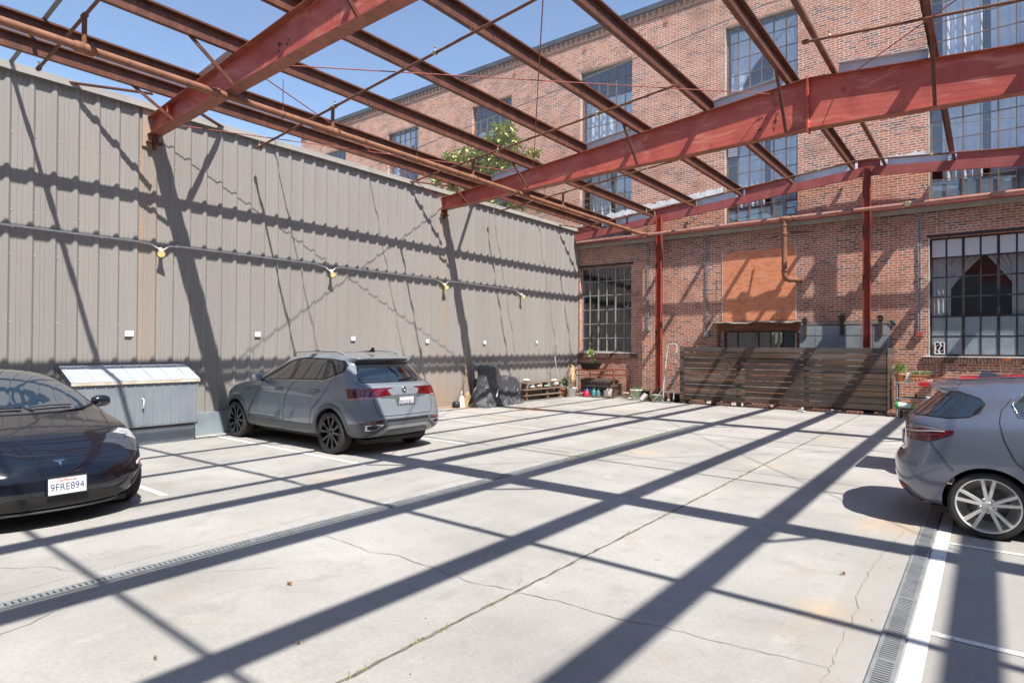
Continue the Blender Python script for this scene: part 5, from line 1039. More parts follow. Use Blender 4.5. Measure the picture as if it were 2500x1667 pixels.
for k in range(6): foliage(t, (-1.43 + k * .065, 17.62, 1.035), .055, 70, .04, [LG[0], mottled("grey_green", (.20, .30, .17), (.28, .38, .24), 18, .6)], 30 + k, .6, flat=.7)
mb = MB(); mb.box(-1.56, -1.50, 17.6, 17.75, .828, 1.05); thing1("white_tile", mb, M_sign, "white plastic slab between the two terracotta pots on the rack", "slab", (-1.5, 17.7, .83))
mb = MB(); mb.lathe([(0, 0), (.10, 0), (.13, .07), (.14, .07), (.14, .085), (0, .08)], (-.92, 17.66, .90), 20); thing1("terracotta_dish", mb, M_terra, "shallow terracotta dish at the right of the rack, low behind the grey hatchback", "dish", (-.92, 17.66, .9)); MB().tube([(-.92, 17.66, 0), (-.92, 17.66, .90)], .03, 8).build("leg", M_zn, RK)
mb = MB(); mb.box(-1.62, -1.12, 17.50, 17.8, .448, .47); mb.box(-1.38, -1.34, 17.5, 17.56, .472, .56); thing1("black_tray", mb, M_bk, "black tray on the rack's lower shelf", "tray", (-1.4, 17.6, .45))
mb = MB(); mb.box(-1.16, -1.05, 17.50, 17.6, .448, .50); thing1("white_carton", mb, M_sign, "small white carton at the right end of the rack's lower shelf", "carton", (-1.1, 17.55, .45))
cn = empty("spray_bottle", (-1.6, 17.2, .27), 0, "green capped white cone shaped bottle tipped on its side by the fence end", "bottle")
mb = MB(); mb.lathe([(.085, 0), (.06, .26), (.058, .262)], (-1.68, 17.15, .285), 20, 'X'); mb.build("bottle_body", mottled("hazy_white", (.62, .66, .64), (.5, .58, .54), 15, .4), cn); mb = MB(); mb.lathe([(0, -.05), (.05, -.05), (.088, -.03), (.092, .0), (.088, .03)], (-1.70, 17.15, .285), 20, 'X'); mb.lathe([(.06, .24), (.05, .30), (0, .31)], (-1.68, 17.15, .285), 20, 'X'); mb.build("green_cap", mat("bright_green_plastic", (.03, .35, .08), .4), cn)
mb = MB(); 
for x, y in ((-1.62, 17.0), (-1.3, 17.0), (-1.3, 17.3), (-1.62, 17.3)): mb.box(x - .015, x + .015, y - .015, y + .015, 0, .20)
for k in range(6): mb.box(-1.64, -1.28, 16.98 + k * .06, 17.01 + k * .06, .201, .215)
for z in (.05, .10, .15): mb.box(-1.64, -1.28, 16.975, 16.984, z, z + .02)
thing1("plastic_crate", mb, M_bk, "black slatted crate carrying the green capped bottle", "crate", (-1.46, 17.15, 0))
mb = MB(); mb.lathe([(0, 0), (.05, 0), (.085, .05), (.09, .06), (0, .055)], (.335, 17.9, 1.36), 18); mb.obox((.02, 18.0, 1.20), (.26, 17.9, 1.34), .02, .02); thing1("orange_dish", mb, mat("orange_plastic", (.62, .16, .03), .5), "small orange dish on a bracket below the large curtained window", "dish", (.33, 17.9, 1.36))
mb = MB(); mb.tube([(-.86, YW - .03, 1.45), (-.90, YW - .04, 1.1), (-.86, YW - .04, .5), (-.9, YW - .04, .0)], .009, 6); thing1("black_cable", mb, M_bk, "thin black cable hanging down the bricks from the large window's sill", "cable", (-.86, YW - .03, 0))
# ================================================================== CARS
def paint(name, col, metal=0.0, rough=.35, coat=1.0):
    m = mat(name, col, rough, metal, .5, coat); return m
M_tyre = mottled("tyre_rubber", (.022, .022, .024), (.035, .034, .033), 8, .8); M_blkgloss = mat("gloss_black_trim", (.008, .008, .009), .12, 0, .5, .6); M_blkmat = mat("matt_black_trim", (.016, .016, .017), .55)
M_aglass = mat("dark_auto_glass", (.012, .018, .022), .015, 0, 1.0, 1.0); M_aglass2 = mat("lighter_auto_glass", (.030, .038, .036), .02, 0, 1.0, 1.0)
M_wind = mat("windshield_sky_tint", (.012, .035, .065), .012, 0, 1.0, 1.0); M_wind.node_tree.nodes["Principled BSDF"].inputs["IOR"].default_value = 1.9  # blue base colour stands in for sky reflected in the windshield
for q_ in (M_aglass, M_aglass2): q_.node_tree.nodes["Principled BSDF"].inputs["IOR"].default_value = 1.55; M_chrome = mat("satin_chrome", (.65, .66, .68), .18, 1.0); M_redlens = mat("red_lamp_lens", (.11, .003, .006), .08, 0, .6, 1.0); M_clearlens = mat("clear_lamp_lens", (.55, .56, .58), .12, .3, .6, 1.0); M_darkred = mat("dark_red_lens", (.12, .003, .006), .08, 0, .6, 1.0)
M_plate = mat("plate_white", (.74, .75, .76), .4); M_plateblue = mat("plate_navy", (.03, .045, .16), .5); M_platered = mat("plate_red_script", (.6, .04, .03), .5)
M_pinklens = mat("pinkish_clear_lens", (.45, .22, .22), .15, .2, .6, 1.0)
class Car:
    def __init__(s, name, loc, rz, label, paint_m, cols, wheels, wr, ww, track, arch, creases={}):
        s.root = empty(name, loc, rz, label, "car"); s.M = WM[s.root.name]; s.paint = paint_m
        n = len(cols[0]); vs = []; fs = []
        for c in cols:
            for u, v, z in c: vs.append((u, v, z))
        off = len(vs)
        for c in cols:
            for u, v, z in c: vs.append((u, -v, z))
        for i in range(len(cols) - 1):
            for j in range(n - 1):
                a, b, c_, d = i * n + j, i * n + j + 1, (i + 1) * n + j + 1, (i + 1) * n + j
                fs.append((a, d, c_, b)); fs.append((off + a, off + b, off + c_, off + d))
        me = bpy.data.meshes.new("tmp"); me.from_pydata(vs, [], fs); bm = bmesh.new(); bm.from_mesh(me)
        bmesh.ops.remove_doubles(bm, verts=bm.verts, dist=.0006); bmesh.ops.dissolve_degenerate(bm, dist=.0005, edges=bm.edges); bmesh.ops.recalc_face_normals(bm, faces=bm.faces)
        cl = bm.edges.layers.float.new('crease_edge'); key = {}
        for i, c in enumerate(cols):
            for j, (u, v, z) in enumerate(c):
                for sg in (1, -1): key[(round(u, 3), round(sg * v, 3), round(z, 3))] = j
        for e in bm.edges:
            a, b = [key.get((round(q.co.x, 3), round(q.co.y, 3), round(q.co.z, 3)), -1) for q in e.verts]
            if a == b and a in creases: e[cl] = creases[a]
        bm.to_mesh(me); bm.free()
        o = bpy.data.objects.new("tmp", me); COL.objects.link(o); mm = o.modifiers.new("s", 'SUBSURF'); mm.levels = 3; mm.render_levels = 3
        cut = []
        for u in wheels:
            for sg in (1, -1):
                b = MB(); b.lathe([(0, -.30), (arch, -.30), (arch, .30), (0, .30)], (u, sg * (track / 2 + .10), wr), 40, 'Y'); k = b.build("cut", M_dark); k.data.materials.clear(); k.data.materials.append(M_dark); cut.append(k)
        me.materials.append(paint_m)
        bpy.context.view_layer.update(); dg = bpy.context.evaluated_depsgraph_get(); ev = bpy.data.meshes.new_from_object(o.evaluated_get(dg)); s.bvh = BVHTree.FromPolygons([v.co for v in ev.vertices], [list(p.vertices) for p in ev.polygons])
        o.modifiers.clear(); o.data = ev
        for k in cut:
            q = o.modifiers.new("b", 'BOOLEAN'); q.operation = 'DIFFERENCE'; q.object = k; q.solver = 'EXACT'; q.material_mode = 'TRANSFER'
        bpy.context.view_layer.update(); dg = bpy.context.evaluated_depsgraph_get(); ev2 = bpy.data.meshes.new_from_object(o.evaluated_get(dg))
        if len(ev2.polygons) < 200: ev2 = ev
        for p in ev2.polygons: p.use_smooth = True
        for k in cut: bpy.data.objects.remove(k)
        bpy.data.objects.remove(o)
        ev2.set_sharp_from_angle(angle=R(42))
        ev2.name = "body"; b = bpy.data.objects.new("body", ev2); COL.objects.link(b); b.parent = s.root; WM[b.name] = s.M; s.body = b
    def cast(s, a, b, side, off):
        D = {'L': ((a, 3, b), (0, -1, 0)), 'R': ((a, -3, b), (0, 1, 0)), 'B': ((-3, a, b), (1, 0, 0)), 'F': ((9, a, b), (-1, 0, 0)), 'T': ((a, b, 4), (0, 0, -1))}[side]
        h, nrm, _, _ = s.bvh.ray_cast(Vector(D[0]), Vector(D[1]))
        if h is None: return None
        if nrm.dot(Vector(D[1])) > 0: nrm = -nrm
        return h + nrm * off
    def patch(s, name, poly, side, m_, off=.004, d=.03, parent=None):
        P = [Vector(p) for p in poly]; B = []
        for a, b in zip(P, P[1:] + P[:1]):
            n = max(1, int((b - a).length / d))
            B += [a + (b - a) * i / n for i in range(n)]
        nb = len(B); x0, x1 = min(p.x for p in B), max(p.x for p in B); y0, y1 = min(p.y for p in B), max(p.y for p in B); I = []
        x = x0 + d / 2
        while x < x1:
            y = y0 + d / 2
            while y < y1:
                q = Vector((x, y)); ins = False
                for a, b in zip(B, B[1:] + B[:1]):
                    if (a.y > q.y) != (b.y > q.y) and q.x < (b.x - a.x) * (q.y - a.y) / (b.y - a.y) + a.x: ins = not ins
                if ins: I.append(q)
                y += d
            x += d
        vo, ed, fo, *_ = delaunay_2d_cdt(B + I, [(i, (i + 1) % nb) for i in range(nb)], [], 1, 1e-5)
        H = [s.cast(v.x, v.y, side, off) for v in vo]; fo = [f for f in fo if all(H[i] is not None for i in f)]
        fo = [f for f in fo if max((H[f[i]] - H[f[(i + 1) % len(f)]]).length for i in range(len(f))) < max(.25, d * 6)]
        mb = MB(); mb.add([h if h is not None else (0, 0, 0) for h in H], fo, True)
        o = mb.build_local(name, m_, parent or s.root); return o
    def line(s, name, pts, side, m_=None, w_=.007, off=.0022, parent=None, lift=0):
        Q = []
        for (a, b), (c, d) in zip(pts, pts[1:]):
            n = max(1, int(math.hypot(c - a, d - b) / .03)); Q += [(a + (c - a) * i / n, b + (d - b) * i / n) for i in range(n)]
        Q.append(pts[-1]); H = [s.cast(a, b, side, off) for a, b in Q]; H = [h for h in H if h is not None]
        if len(H) < 2: return
        mb = MB(); mb.tube(H, w_ / 2, 5, True, True); return mb.build_local(name, m_ or M_blkmat, parent or s.root)
def build_local(self, name, mats, parent):
    keep = WM[parent.name]; WM[parent.name] = Matrix(); o = self.build(name, mats, parent, fix=False); WM[parent.name] = keep; WM[o.name] = keep; return o
MB.build_local = build_local
def wheel(car, u, sg, y_out, r, wd, style, m_rim):
    K = {'split': .80, 'dark': .77}[style]
    c = (u, sg * (y_out - wd / 2), r); t_ = MB(); h = wd / 2
    t_.lathe([(r * (K + 0.000), -h * .9), (r * (K + 0.080), -h), (r * .93, -h), (r * .985, -h * .86), (r, -h * .6), (r, -h * .25), (r * .992, -h * .2), (r, -h * .15), (r, h * .15), (r * .992, h * .2), (r, h * .25), (r, h * .6), (r * .985, h * .86), (r * .93, h), (r * (K + 0.080), h), (r * (K + 0.000), h * .9)], c, 48, 'Y'); w_ = t_.build_local("wheel", M_tyre, car.root)
    q = MB(); o = sg * h
    q.lathe([(r * (K + 0.015), o * .92), (r * (K + 0.000), o * .98), (r * (K + -0.025), o * .94), (r * (K + -0.045), o * .5), (r * (K + -0.050), -o * .6), (0, -o * .62)], c, 48, 'Y'); q.build_local("rim", m_rim if style != 'dark' else M_blkgloss, w_)
    b = MB(); b.lathe([(0, o * .05), (r * .52, o * .05), (r * .52, -o * .05)], c, 32, 'Y'); b.build_local("brake_disc", mat("brake_disc", (.12, .12, .125), .4, .8), w_)
    sp = MB(); yo, yi = c[1] + o * .86, c[1] + o * .42
    def spoke(a0, a1, r0, r1, w0, w1):
        p0 = (c[0] + r0 * math.cos(a0), c[2] + r0 * math.sin(a0)); p1 = (c[0] + r1 * math.cos(a1), c[2] + r1 * math.sin(a1)); d = Vector((p1[0] - p0[0], p1[1] - p0[1])).normalized(); n_ = Vector((-d.y, d.x)); V = []
        for p, w__, yy in ((p0, w0, yo - o * .10), (p1, w1, yo + o * .04)):
            for k, yv in ((-1, yi), (-.7, yy), (.7, yy), (1, yi)): V.append((p[0] + n_.x * k * w__ / 2, yv, p[1] + n_.y * k * w__ / 2))
        sp.add(V, [(0, 1, 5, 4), (1, 2, 6, 5), (2, 3, 7, 6), (3, 0, 4, 7), (0, 3, 2, 1), (4, 5, 6, 7)])
    ph = .3
    for k in range(5):
        a = ph + k * 2 * math.pi / 5
        if style == 'split':
            for e in (-.19, .19): spoke(a + e * .9, a + e * 1.0, r * .12, r * (K - .01), r * .125, r * .12)
        else:
            for e in (-.26, .22): spoke(a + e * .4, a + e * 1.25 + .10, r * .10, r * (K - .01), r * .12, r * .19)
    sp.lathe([(0, .0), (r * .11, .0), (r * .14, -o * .12), (r * .16, -o * .5)], (c[0], yo - o * .02, c[2]), 20, 'Y'); sp.build_local("spokes", m_rim, w_)
    nut = MB()
    for k in range(5):
        a = ph + .63 + k * 2 * math.pi / 5; nut.lathe([(0, o * .02), (r * .045, o * .02), (r * .045, -o * .2)], (c[0] + r * .19 * math.cos(a), yo - o * .1, c[2] + r * .20 * math.sin(a)), 8, 'Y')
    nut.build_local("wheel_nut", M_chrome if style == 'split' else M_blkmat, w_)
    return w_
def plate(car, side, uc, vc, zc, wd, ht, tilt, word, label, frame_m, state=True, yaw=0):
    # facing direction: 'F' +u, 'B' -u
    s = 1 if side == 'F' else -1; X = Vector((0, s, 0)); Z0 = Vector((s, 0, 0))
    X = Matrix.Rotation(yaw, 3, 'Z') @ X; Z0 = Matrix.Rotation(yaw, 3, 'Z') @ Z0
    Yv = (Vector((0, 0, 1)) * math.cos(tilt) - Z0 * math.sin(tilt)).normalized(); Zv = X.cross(Yv).normalized(); o = Vector((uc, vc, zc))
    def quad(mb, w2, h2, d): mb.add([o + X * a * w2 + Yv * b * h2 + Zv * dd for dd in (d - .004, d) for a, b in ((-1, -1), (1, -1), (1, 1), (-1, 1))], [(0, 3, 2, 1), (4, 5, 6, 7), (0, 1, 5, 4), (1, 2, 6, 5), (2, 3, 7, 6), (3, 0, 4, 7)])
    b = MB(); quad(b, wd / 2, ht / 2, .009); p = b.build_local("license_plate", M_plate, car.root)
    b = MB()
    t = .010
    for (a0, a1, c0, c1) in ((-wd / 2 - t, wd / 2 + t, ht / 2, ht / 2 + t), (-wd / 2 - t, wd / 2 + t, -ht / 2 - t, -ht / 2), (-wd / 2 - t, -wd / 2, -ht / 2, ht / 2), (wd / 2, wd / 2 + t, -ht / 2, ht / 2)):
        b.add([o + X * a + Yv * c + Zv * d for d in (.002, .014) for a, c in ((a0, c0), (a1, c0), (a1, c1), (a0, c1))], [(0, 3, 2, 1), (4, 5, 6, 7), (0, 1, 5, 4), (1, 2, 6, 5), (2, 3, 7, 6), (3, 0, 4, 7)])
    b.build_local("plate_frame", frame_m, p)
    def mw(dx, dy): q = o + X * dx + Yv * dy + Zv * .0102; return car.M @ frame_mat4(q, X, Yv, Zv)
    # lettering
    t1 = txt(word, ht * .60, M_plateblue, "plate_number", p, mw(0, -ht * .09), .0006, 1.0)
    xs = [v.co for v in t1.data.vertices]; xm = X; ext = max(v.dot(X) for v in xs) - min(v.dot(X) for v in xs); k = wd * .88 / ext
    for v in t1.data.vertices:
        r_ = v.co - (o + Zv * .0102); v.co = v.co + X * (r_.dot(X) * (k - 1))
    if state:
        t2 = txt("California", ht * .25, M_platered, "plate_state_name", p, mw(0, ht * .33), .0006)
        for v in t2.data.vertices: r_ = v.co - (o + Yv * ht * .33); v.co = v.co + X * (r_.dot(Yv) * .35 - ht * .02)
    return p
# ---------------------------------------------------------------- SUV
def col(u, rows): return [(u if len(r) == 2 else r[2] if False else r[0], *(r if len(r) == 2 else r[1:])) for r in rows]
P_suv = paint("slate_grey_paint", (.185, .212, .242), 0, .25)
SUVC = [
 [(.32, 0, .26), (.14, 0, .27), (.05, 0, .36), (.00, 0, .50), (.05, 0, .60), (.10, 0, .80), (.16, 0, 1.02), (.30, 0, 1.10), (.56, 0, 1.37), (.44, 0, 1.43), (.62, 0, 1.475)],
 [(.34, .40, .26), (.16, .42, .27), (.07, .44, .36), (.03, .45, .50), (.07, .45, .60), (.12, .44, .80), (.19, .43, 1.02), (.33, .40, 1.10), (.60, .36, 1.37), (.50, .36, 1.43), (.66, 0, 1.48)],
 [(.40, .62, .26), (.24, .72, .27), (.15, .76, .36), (.12, .77, .50), (.14, .765, .60), (.19, .755, .80), (.27, .735, 1.00), (.42, .68, 1.08), (.69, .55, 1.36), (.55, .575, 1.43), (.78, 0, 1.50)],
 [(.50, .62, .25), (.36, .78, .26), (.30, .845, .36), (.28, .86, .50), (.29, .86, .62), (.33, .845, .82), (.42, .80, .99), (.55, .76, 1.07), (.76, .64, 1.37), (.74, .59, 1.465), (.98, 0, 1.52)],
 [(.80, 0, .22), (.80, .62, .22), (.80, .82, .30), (.80, .88, .48), (.80, .88, .66), (.80, .865, .84), (.80, .82, .99), (.80, .785, 1.08), (.98, .655, 1.40), (1.02, .585, 1.495), (1.2, 0, 1.535)],
 [(1.35, 0, .22), (1.35, .66, .22), (1.35, .83, .27), (1.35, .862, .44), (1.35, .865, .66), (1.35, .85, .84), (1.35, .825, .98), (1.35, .79, 1.075), (1.42, .655, 1.415), (1.45, .585, 1.505), (1.5, 0, 1.545)],
 [(2.05, 0, .22), (2.05, .66, .22), (2.05, .83, .27), (2.05, .862, .44), (2.05, .865, .66), (2.05, .85, .83), (2.05, .825, .965), (2.05, .79, 1.065), (1.95, .655, 1.415), (1.95, .575, 1.50), (1.95, 0, 1.545)],
 [(2.70, 0, .22), (2.70, .66, .22), (2.70, .83, .27), (2.70, .862, .44), (2.70, .865, .66), (2.70, .85, .82), (2.70, .825, .955), (2.70, .79, 1.045), (2.35, .64, 1.35), (2.30, .52, 1.455), (2.25, 0, 1.51)],
 [(3.05, 0, .22), (3.05, .66, .22), (3.05, .83, .27), (3.05, .87, .46), (3.05, .87, .66), (3.05, .85, .82), (3.05, .82, .945), (3.02, .785, 1.02), (2.80, .69, 1.15), (2.70, .50, 1.29), (2.65, 0, 1.345)],
 [(3.55, 0, .22), (3.55, .62, .22), (3.55, .82, .30), (3.55, .88, .48), (3.55, .88, .66), (3.55, .86, .81), (3.55, .81, .93), (3.45, .76, .98), (3.30, .62, 1.03), (3.20, .42, 1.075), (3.15, 0, 1.10)],
 [(3.92, 0, .24), (3.90, .60, .24), (3.90, .76, .32), (3.90, .84, .50), (3.90, .845, .66), (3.90, .825, .79), (3.88, .76, .89), (3.85, .66, .935), (3.80, .50, .97), (3.75, .30, .99), (3.7, 0, 1.0)],
 [(4.05, 0, .26), (4.06, .55, .26), (4.08, .68, .34), (4.10, .72, .50), (4.10, .72, .66), (4.08, .70, .77), (4.04, .64, .85), (4.00, .55, .885), (3.95, .42, .92), (3.9, .26, .935), (3.88, 0, .94)],
 [(4.12, 0, .28), (4.15, .36, .28), (4.19, .42, .36), (4.21, .43, .50), (4.21, .43, .66), (4.18, .42, .76), (4.13, .39, .83), (4.08, .34, .86), (4.03, .28, .885), (4.0, .18, .9), (3.98, 0, .91)],
 [(4.14, 0, .29), (4.18, 0, .30), (4.23, 0, .38), (4.25, 0, .50), (4.25, 0, .66), (4.22, 0, .76), (4.17, 0, .82), (4.12, 0, .85), (4.07, 0, .87), (4.04, 0, .885), (4.02, 0, .895)]]
suv = Car("grey_suv", (-6.97, 6.47, 0), math.pi, "slate grey SUV with black wheels parked nose to the ribbed metal wall", P_suv, SUVC, (.83, 3.57), .315, .20, 1.62, .375, {2: .4, 5: .35, 6: .45, 7: .7, 8: .5, 9: .5})
M_clad = mat("grey_cladding", (.085, .096, .108), .45)
def suv_parts(c):
    def arc(uc, zc, r, a0, a1, n=24): return [(uc + r * math.cos(R(a0 + (a1 - a0) * i / n)), zc + r * math.sin(R(a0 + (a1 - a0) * i / n))) for i in range(n + 1)]
    for S in 'LR':
        c.patch("window_surround", [(2.93, 1.035), (2.70, 1.18), (2.36, 1.335), (2.05, 1.41), (1.80, 1.435), (1.08, 1.425), (.78, 1.395), (.70, 1.32), (.71, 1.22), (1.05, 1.095), (2.0, 1.07)], S, M_blkgloss, .003)
        c.patch("front_side_window", [(2.86, 1.055), (2.66, 1.18), (2.36, 1.315), (2.10, 1.385), (1.97, 1.405), (1.99, 1.09)], S, M_aglass2, .006)
        c.patch("rear_side_window", [(1.84, 1.41), (1.16, 1.40), (1.14, 1.115), (1.90, 1.09)], S, M_aglass, .006)
        c.patch("quarter_window", [(1.09, 1.40), (.82, 1.37), (.745, 1.31), (.755, 1.23), (1.06, 1.12)], S, M_aglass, .006)
        c.line("window_chrome", [(2.93, 1.03), (2.0, 1.062), (1.05, 1.087), (.71, 1.205)], S, M_chrome, .012, .005)
        for uc in (.83, 3.57): c.patch("arch_moulding", arc(uc, .315, .378, -18, 198) + arc(uc, .315, .445, 198, -18)[::1], S, M_clad, .010, .04)
        c.patch("sill_cladding", [(1.22, .20), (3.18, .20), (3.14, .40), (1.26, .40)], S, M_clad, .008, .04)
        c.patch("sill_cladding", [(.0, .24), (.45, .24), (.40, .47), (.0, .53)], S, M_clad, .008, .04)
        c.line("door_gap", [(1.86, 1.06), (2.01, .86), (2.08, .56), (2.06, .28)], S); c.line("door_gap", [(.90, 1.10), (1.04, .85), (1.30, .64), (1.34, .42)], S); c.line("door_gap", [(2.76, 1.03), (2.94, .74), (3.12, .50), (3.12, .36)], S)
        c.line("door_gap", [(3.12, .40), (1.3, .41)], S, w_=.005); c.line("body_crease", [(3.0, .885), (2.0, .895), (.9, .93)], S, c.paint, .010, .001)
        for u in (2.15, 1.14):
            a = c.cast(u, .925, S, .02); b = c.cast(u + .18, .915, S, .02)
            if a and b: MB().tube([a - Vector((0, .02 if S == 'L' else -.02, 0)), a, b, b - Vector((0, .02 if S == 'L' else -.02, 0))], [.010, .013, .013, .010], 8).build_local("door_handle", M_chrome if False else c.paint, c.root)
            c.patch("handle_recess", [(u - .02, .90), (u + .20, .89), (u + .16, .945), (u, .95)], S, M_clad, .002)
        c.patch("tail_light", [(.52, .985), (.17, .995), (.17, .85), (.42, .825)], S, M_redlens, .007, .02)
        c.patch("tail_light_base", [(.43, .845), (.30, .858), (.17, .860), (.17, .84), (.42, .822)], S, M_pinklens, .009, .015)
        c.patch("head_light", [(3.86, .84), (4.2, .80), (4.2, .72), (3.95, .76)], S, M_clearlens, .006, .02)
        c.line("door_crease", [(3.1, .47), (2.5, .475), (2.1, .455)], S, c.paint, .014, .002); c.patch("fender_badge", [(3.08, .885), (3.30, .89), (3.34, .905), (3.28, .87), (3.08, .874)], S, M_chrome, .004)
        sg = 1 if S == 'L' else -1
        m_ = MB(); m_.lathe([(0, -.085), (.05, -.075), (.075, -.03), (.078, .02), (.06, .07), (0, .085)], (0, 0, 0), 16, 'Y'); m_.v = [Vector((2.74 + v.x * .75, sg * (.93 + v.y * 1.1), 1.095 + v.z * .9)) for v in m_.v]; m_.build_local("side_mirror", c.paint, c.root)
        MB().tube([(2.78, sg * .78, 1.04), (2.75, sg * .90, 1.05)], .022, 8).build_local("mirror_arm", M_blkgloss, c.root)
        r_ = [(2.28, sg * .555, 1.462), (2.16, sg * .56, 1.515), (1.6, sg * .565, 1.545), (1.1, sg * .56, 1.535), (.92, sg * .55, 1.50), (.84, sg * .545, 1.462)]
        MB().tube(r_, [.010, .014, .014, .014, .014, .008], 8).build_local("roof_rail", M_chrome if False else M_emt, c.root)
        wheel(c, .83, sg, .865, .315, .20, 'dark', M_blkgloss); wheel(c, 3.57, sg, .865, .315, .20, 'dark', M_blkgloss)
    c.patch("spoiler_shadow_panel", [(-.54, 1.33), (.54, 1.33), (.52, 1.395), (-.52, 1.395)], 'B', M_blkgloss, .004)
    c.patch("brake_light", [(-.16, 1.372), (.16, 1.372), (.16, 1.388), (-.16, 1.388)], 'B', M_darkred, .006, .02)
    c.patch("rear_window", [(-.53, 1.33), (.53, 1.33), (.645, 1.085), (.60, 1.065), (-.60, 1.065), (-.645, 1.085)], 'B', M_aglass, .005)
    for k_ in (1, -1): c.patch("tail_light", [(k_ * x, z) for x, z in ((.765, .995), (.66, .99), (.33, .975), (.26, .885), (.45, .87), (.62, .855), (.765, .85))], 'B', M_redlens, .007, .02)
    for k_ in (1, -1): c.patch("tail_light_base", [(k_ * x, z) for x, z in ((.765, .865), (.68, .87), (.60, .862), (.66, .848), (.765, .84))], 'B', M_pinklens, .0095, .015)
    c.patch("tailgate_recess", [(-.52, .885), (.52, .885), (.44, .845), (.20, .835), (.185, .72), (-.185, .72), (-.20, .835), (-.44, .845)], 'B', M_clad, .003)
    c.line("tailgate_gap", [(.70, 1.08), (.58, .84), (.56, .66), (.50, .585), (-.50, .585), (-.56, .66), (-.58, .84), (-.70, 1.08)], 'B', M_blkmat, .008)
    c.line("tailgate_crease", [(-.60, 1.045), (.60, 1.045)], 'B', c.paint, .012, .002)
    c.patch("bumper_cladding", [(-.86, .27), (.86, .27), (.86, .475), (.62, .50), (.45, .545), (-.45, .545), (-.62, .50), (-.86, .475)], 'B', M_clad, .006, .04)
    c.patch("mesh_insert", [(-.42, .50), (.42, .50), (.42, .535), (-.42, .535)], 'B', M_blkmat, .009)
    M_skid = mat("satin_silver_skid", (.33, .34, .345), .4, .4)
    c.patch("skid_plate", [(.66, .31), (.58, .34), (.42, .43), (.34, .445), (-.34, .445), (-.42, .43), (-.58, .34), (-.66, .31), (-.60, .285), (-.50, .29), (-.38, .385), (-.30, .395), (.30, .395), (.38, .385), (.50, .29), (.60, .285)], 'B', M_skid, .011, .03)
    for sg in (1, -1):
        q = [(sg * .46, .47), (sg * .70, .475), (sg * .745, .47), (sg * .735, .39), (sg * .60, .39)]
        c.patch("exhaust_trim", q, 'B', M_chrome, .012, .03); c.patch("exhaust_opening", [(sg * .52, .457), (sg * .69, .46), (sg * .715, .455), (sg * .71, .405), (sg * .61, .405)], 'B', M_blkmat, .016, .03)
        c.patch("reflector", [(sg * .48, .50), (sg * .74, .485), (sg * .74, .515), (sg * .50, .525)], 'B', M_redlens, .014, .03)
    a = c.cast(0, .79, 'B', .006); plate(c, 'B', a.x, 0, .787, .285, .135, R(-4), "8WUF401", "", M_chrome, False)
    b_ = MB(); lo = c.cast(0, .955, 'B', .010); ctr = Vector((lo.x, 0, .955))
    b_.lathe([(.046, -.003), (.047, -.010), (.053, -.010), (.054, -.003)], ctr, 28, 'X')
    for pts in (((-.030, .040), (-.004, -.008), (.004, -.008)), ((.030, .040), (.004, -.008)), ((-.045, .010), (-.022, -.040), (-.002, .004), (.002, .004)), ((.045, .010), (.022, -.040), (.002, .004))): b_.tube([(ctr.x - .006, ctr.y - p[0], ctr.z + p[1]) for p in pts], .0045, 6)
    b_.build_local("maker_badge", M_blkgloss if False else M_chrome, c.root); MB().lathe([(0, -.002), (.046, -.002)], ctr, 24, 'X').build_local("badge_backing", M_blkgloss, c.root)
    w0, w1 = c.cast(-.02, 1.09, 'B', .02), c.cast(-.38, 1.115, 'B', .02)
    MB().tube([w0, (w0 + w1) / 2 + Vector((-.01, 0, .005)), w1], [.016, .009, .006], 6).build_local("rear_wiper", M_blkmat, c.root)
    f = MB(); f.prism([(.86, 1.522), (1.08, 1.53), (.96, 1.545), (.90, 1.60), (.875, 1.60)], -.012, .012, 'Y'); f.build_local("roof_antenna", M_blkgloss, c.root)
    c.patch("windshield", [(2.36, -.50), (2.36, .50), (2.62, .62), (2.98, .66), (3.05, 0), (2.98, -.66), (2.62, -.62)], 'T', M_aglass, .005); c.patch("roof_panel", [(1.2, -.36), (1.2, .36), (2.15, .38), (2.15, -.38)], 'T', M_aglass, .003)
    c.patch("grille", [(-.5, .55), (.5, .55), (.5, .72), (-.5, .72)], 'F', M_blkmat, .006, .04); MB().box(.3, 3.95, -.6, .6, .17, .23).build_local("underbody", M_blkmat, c.root)
suv_parts(suv)
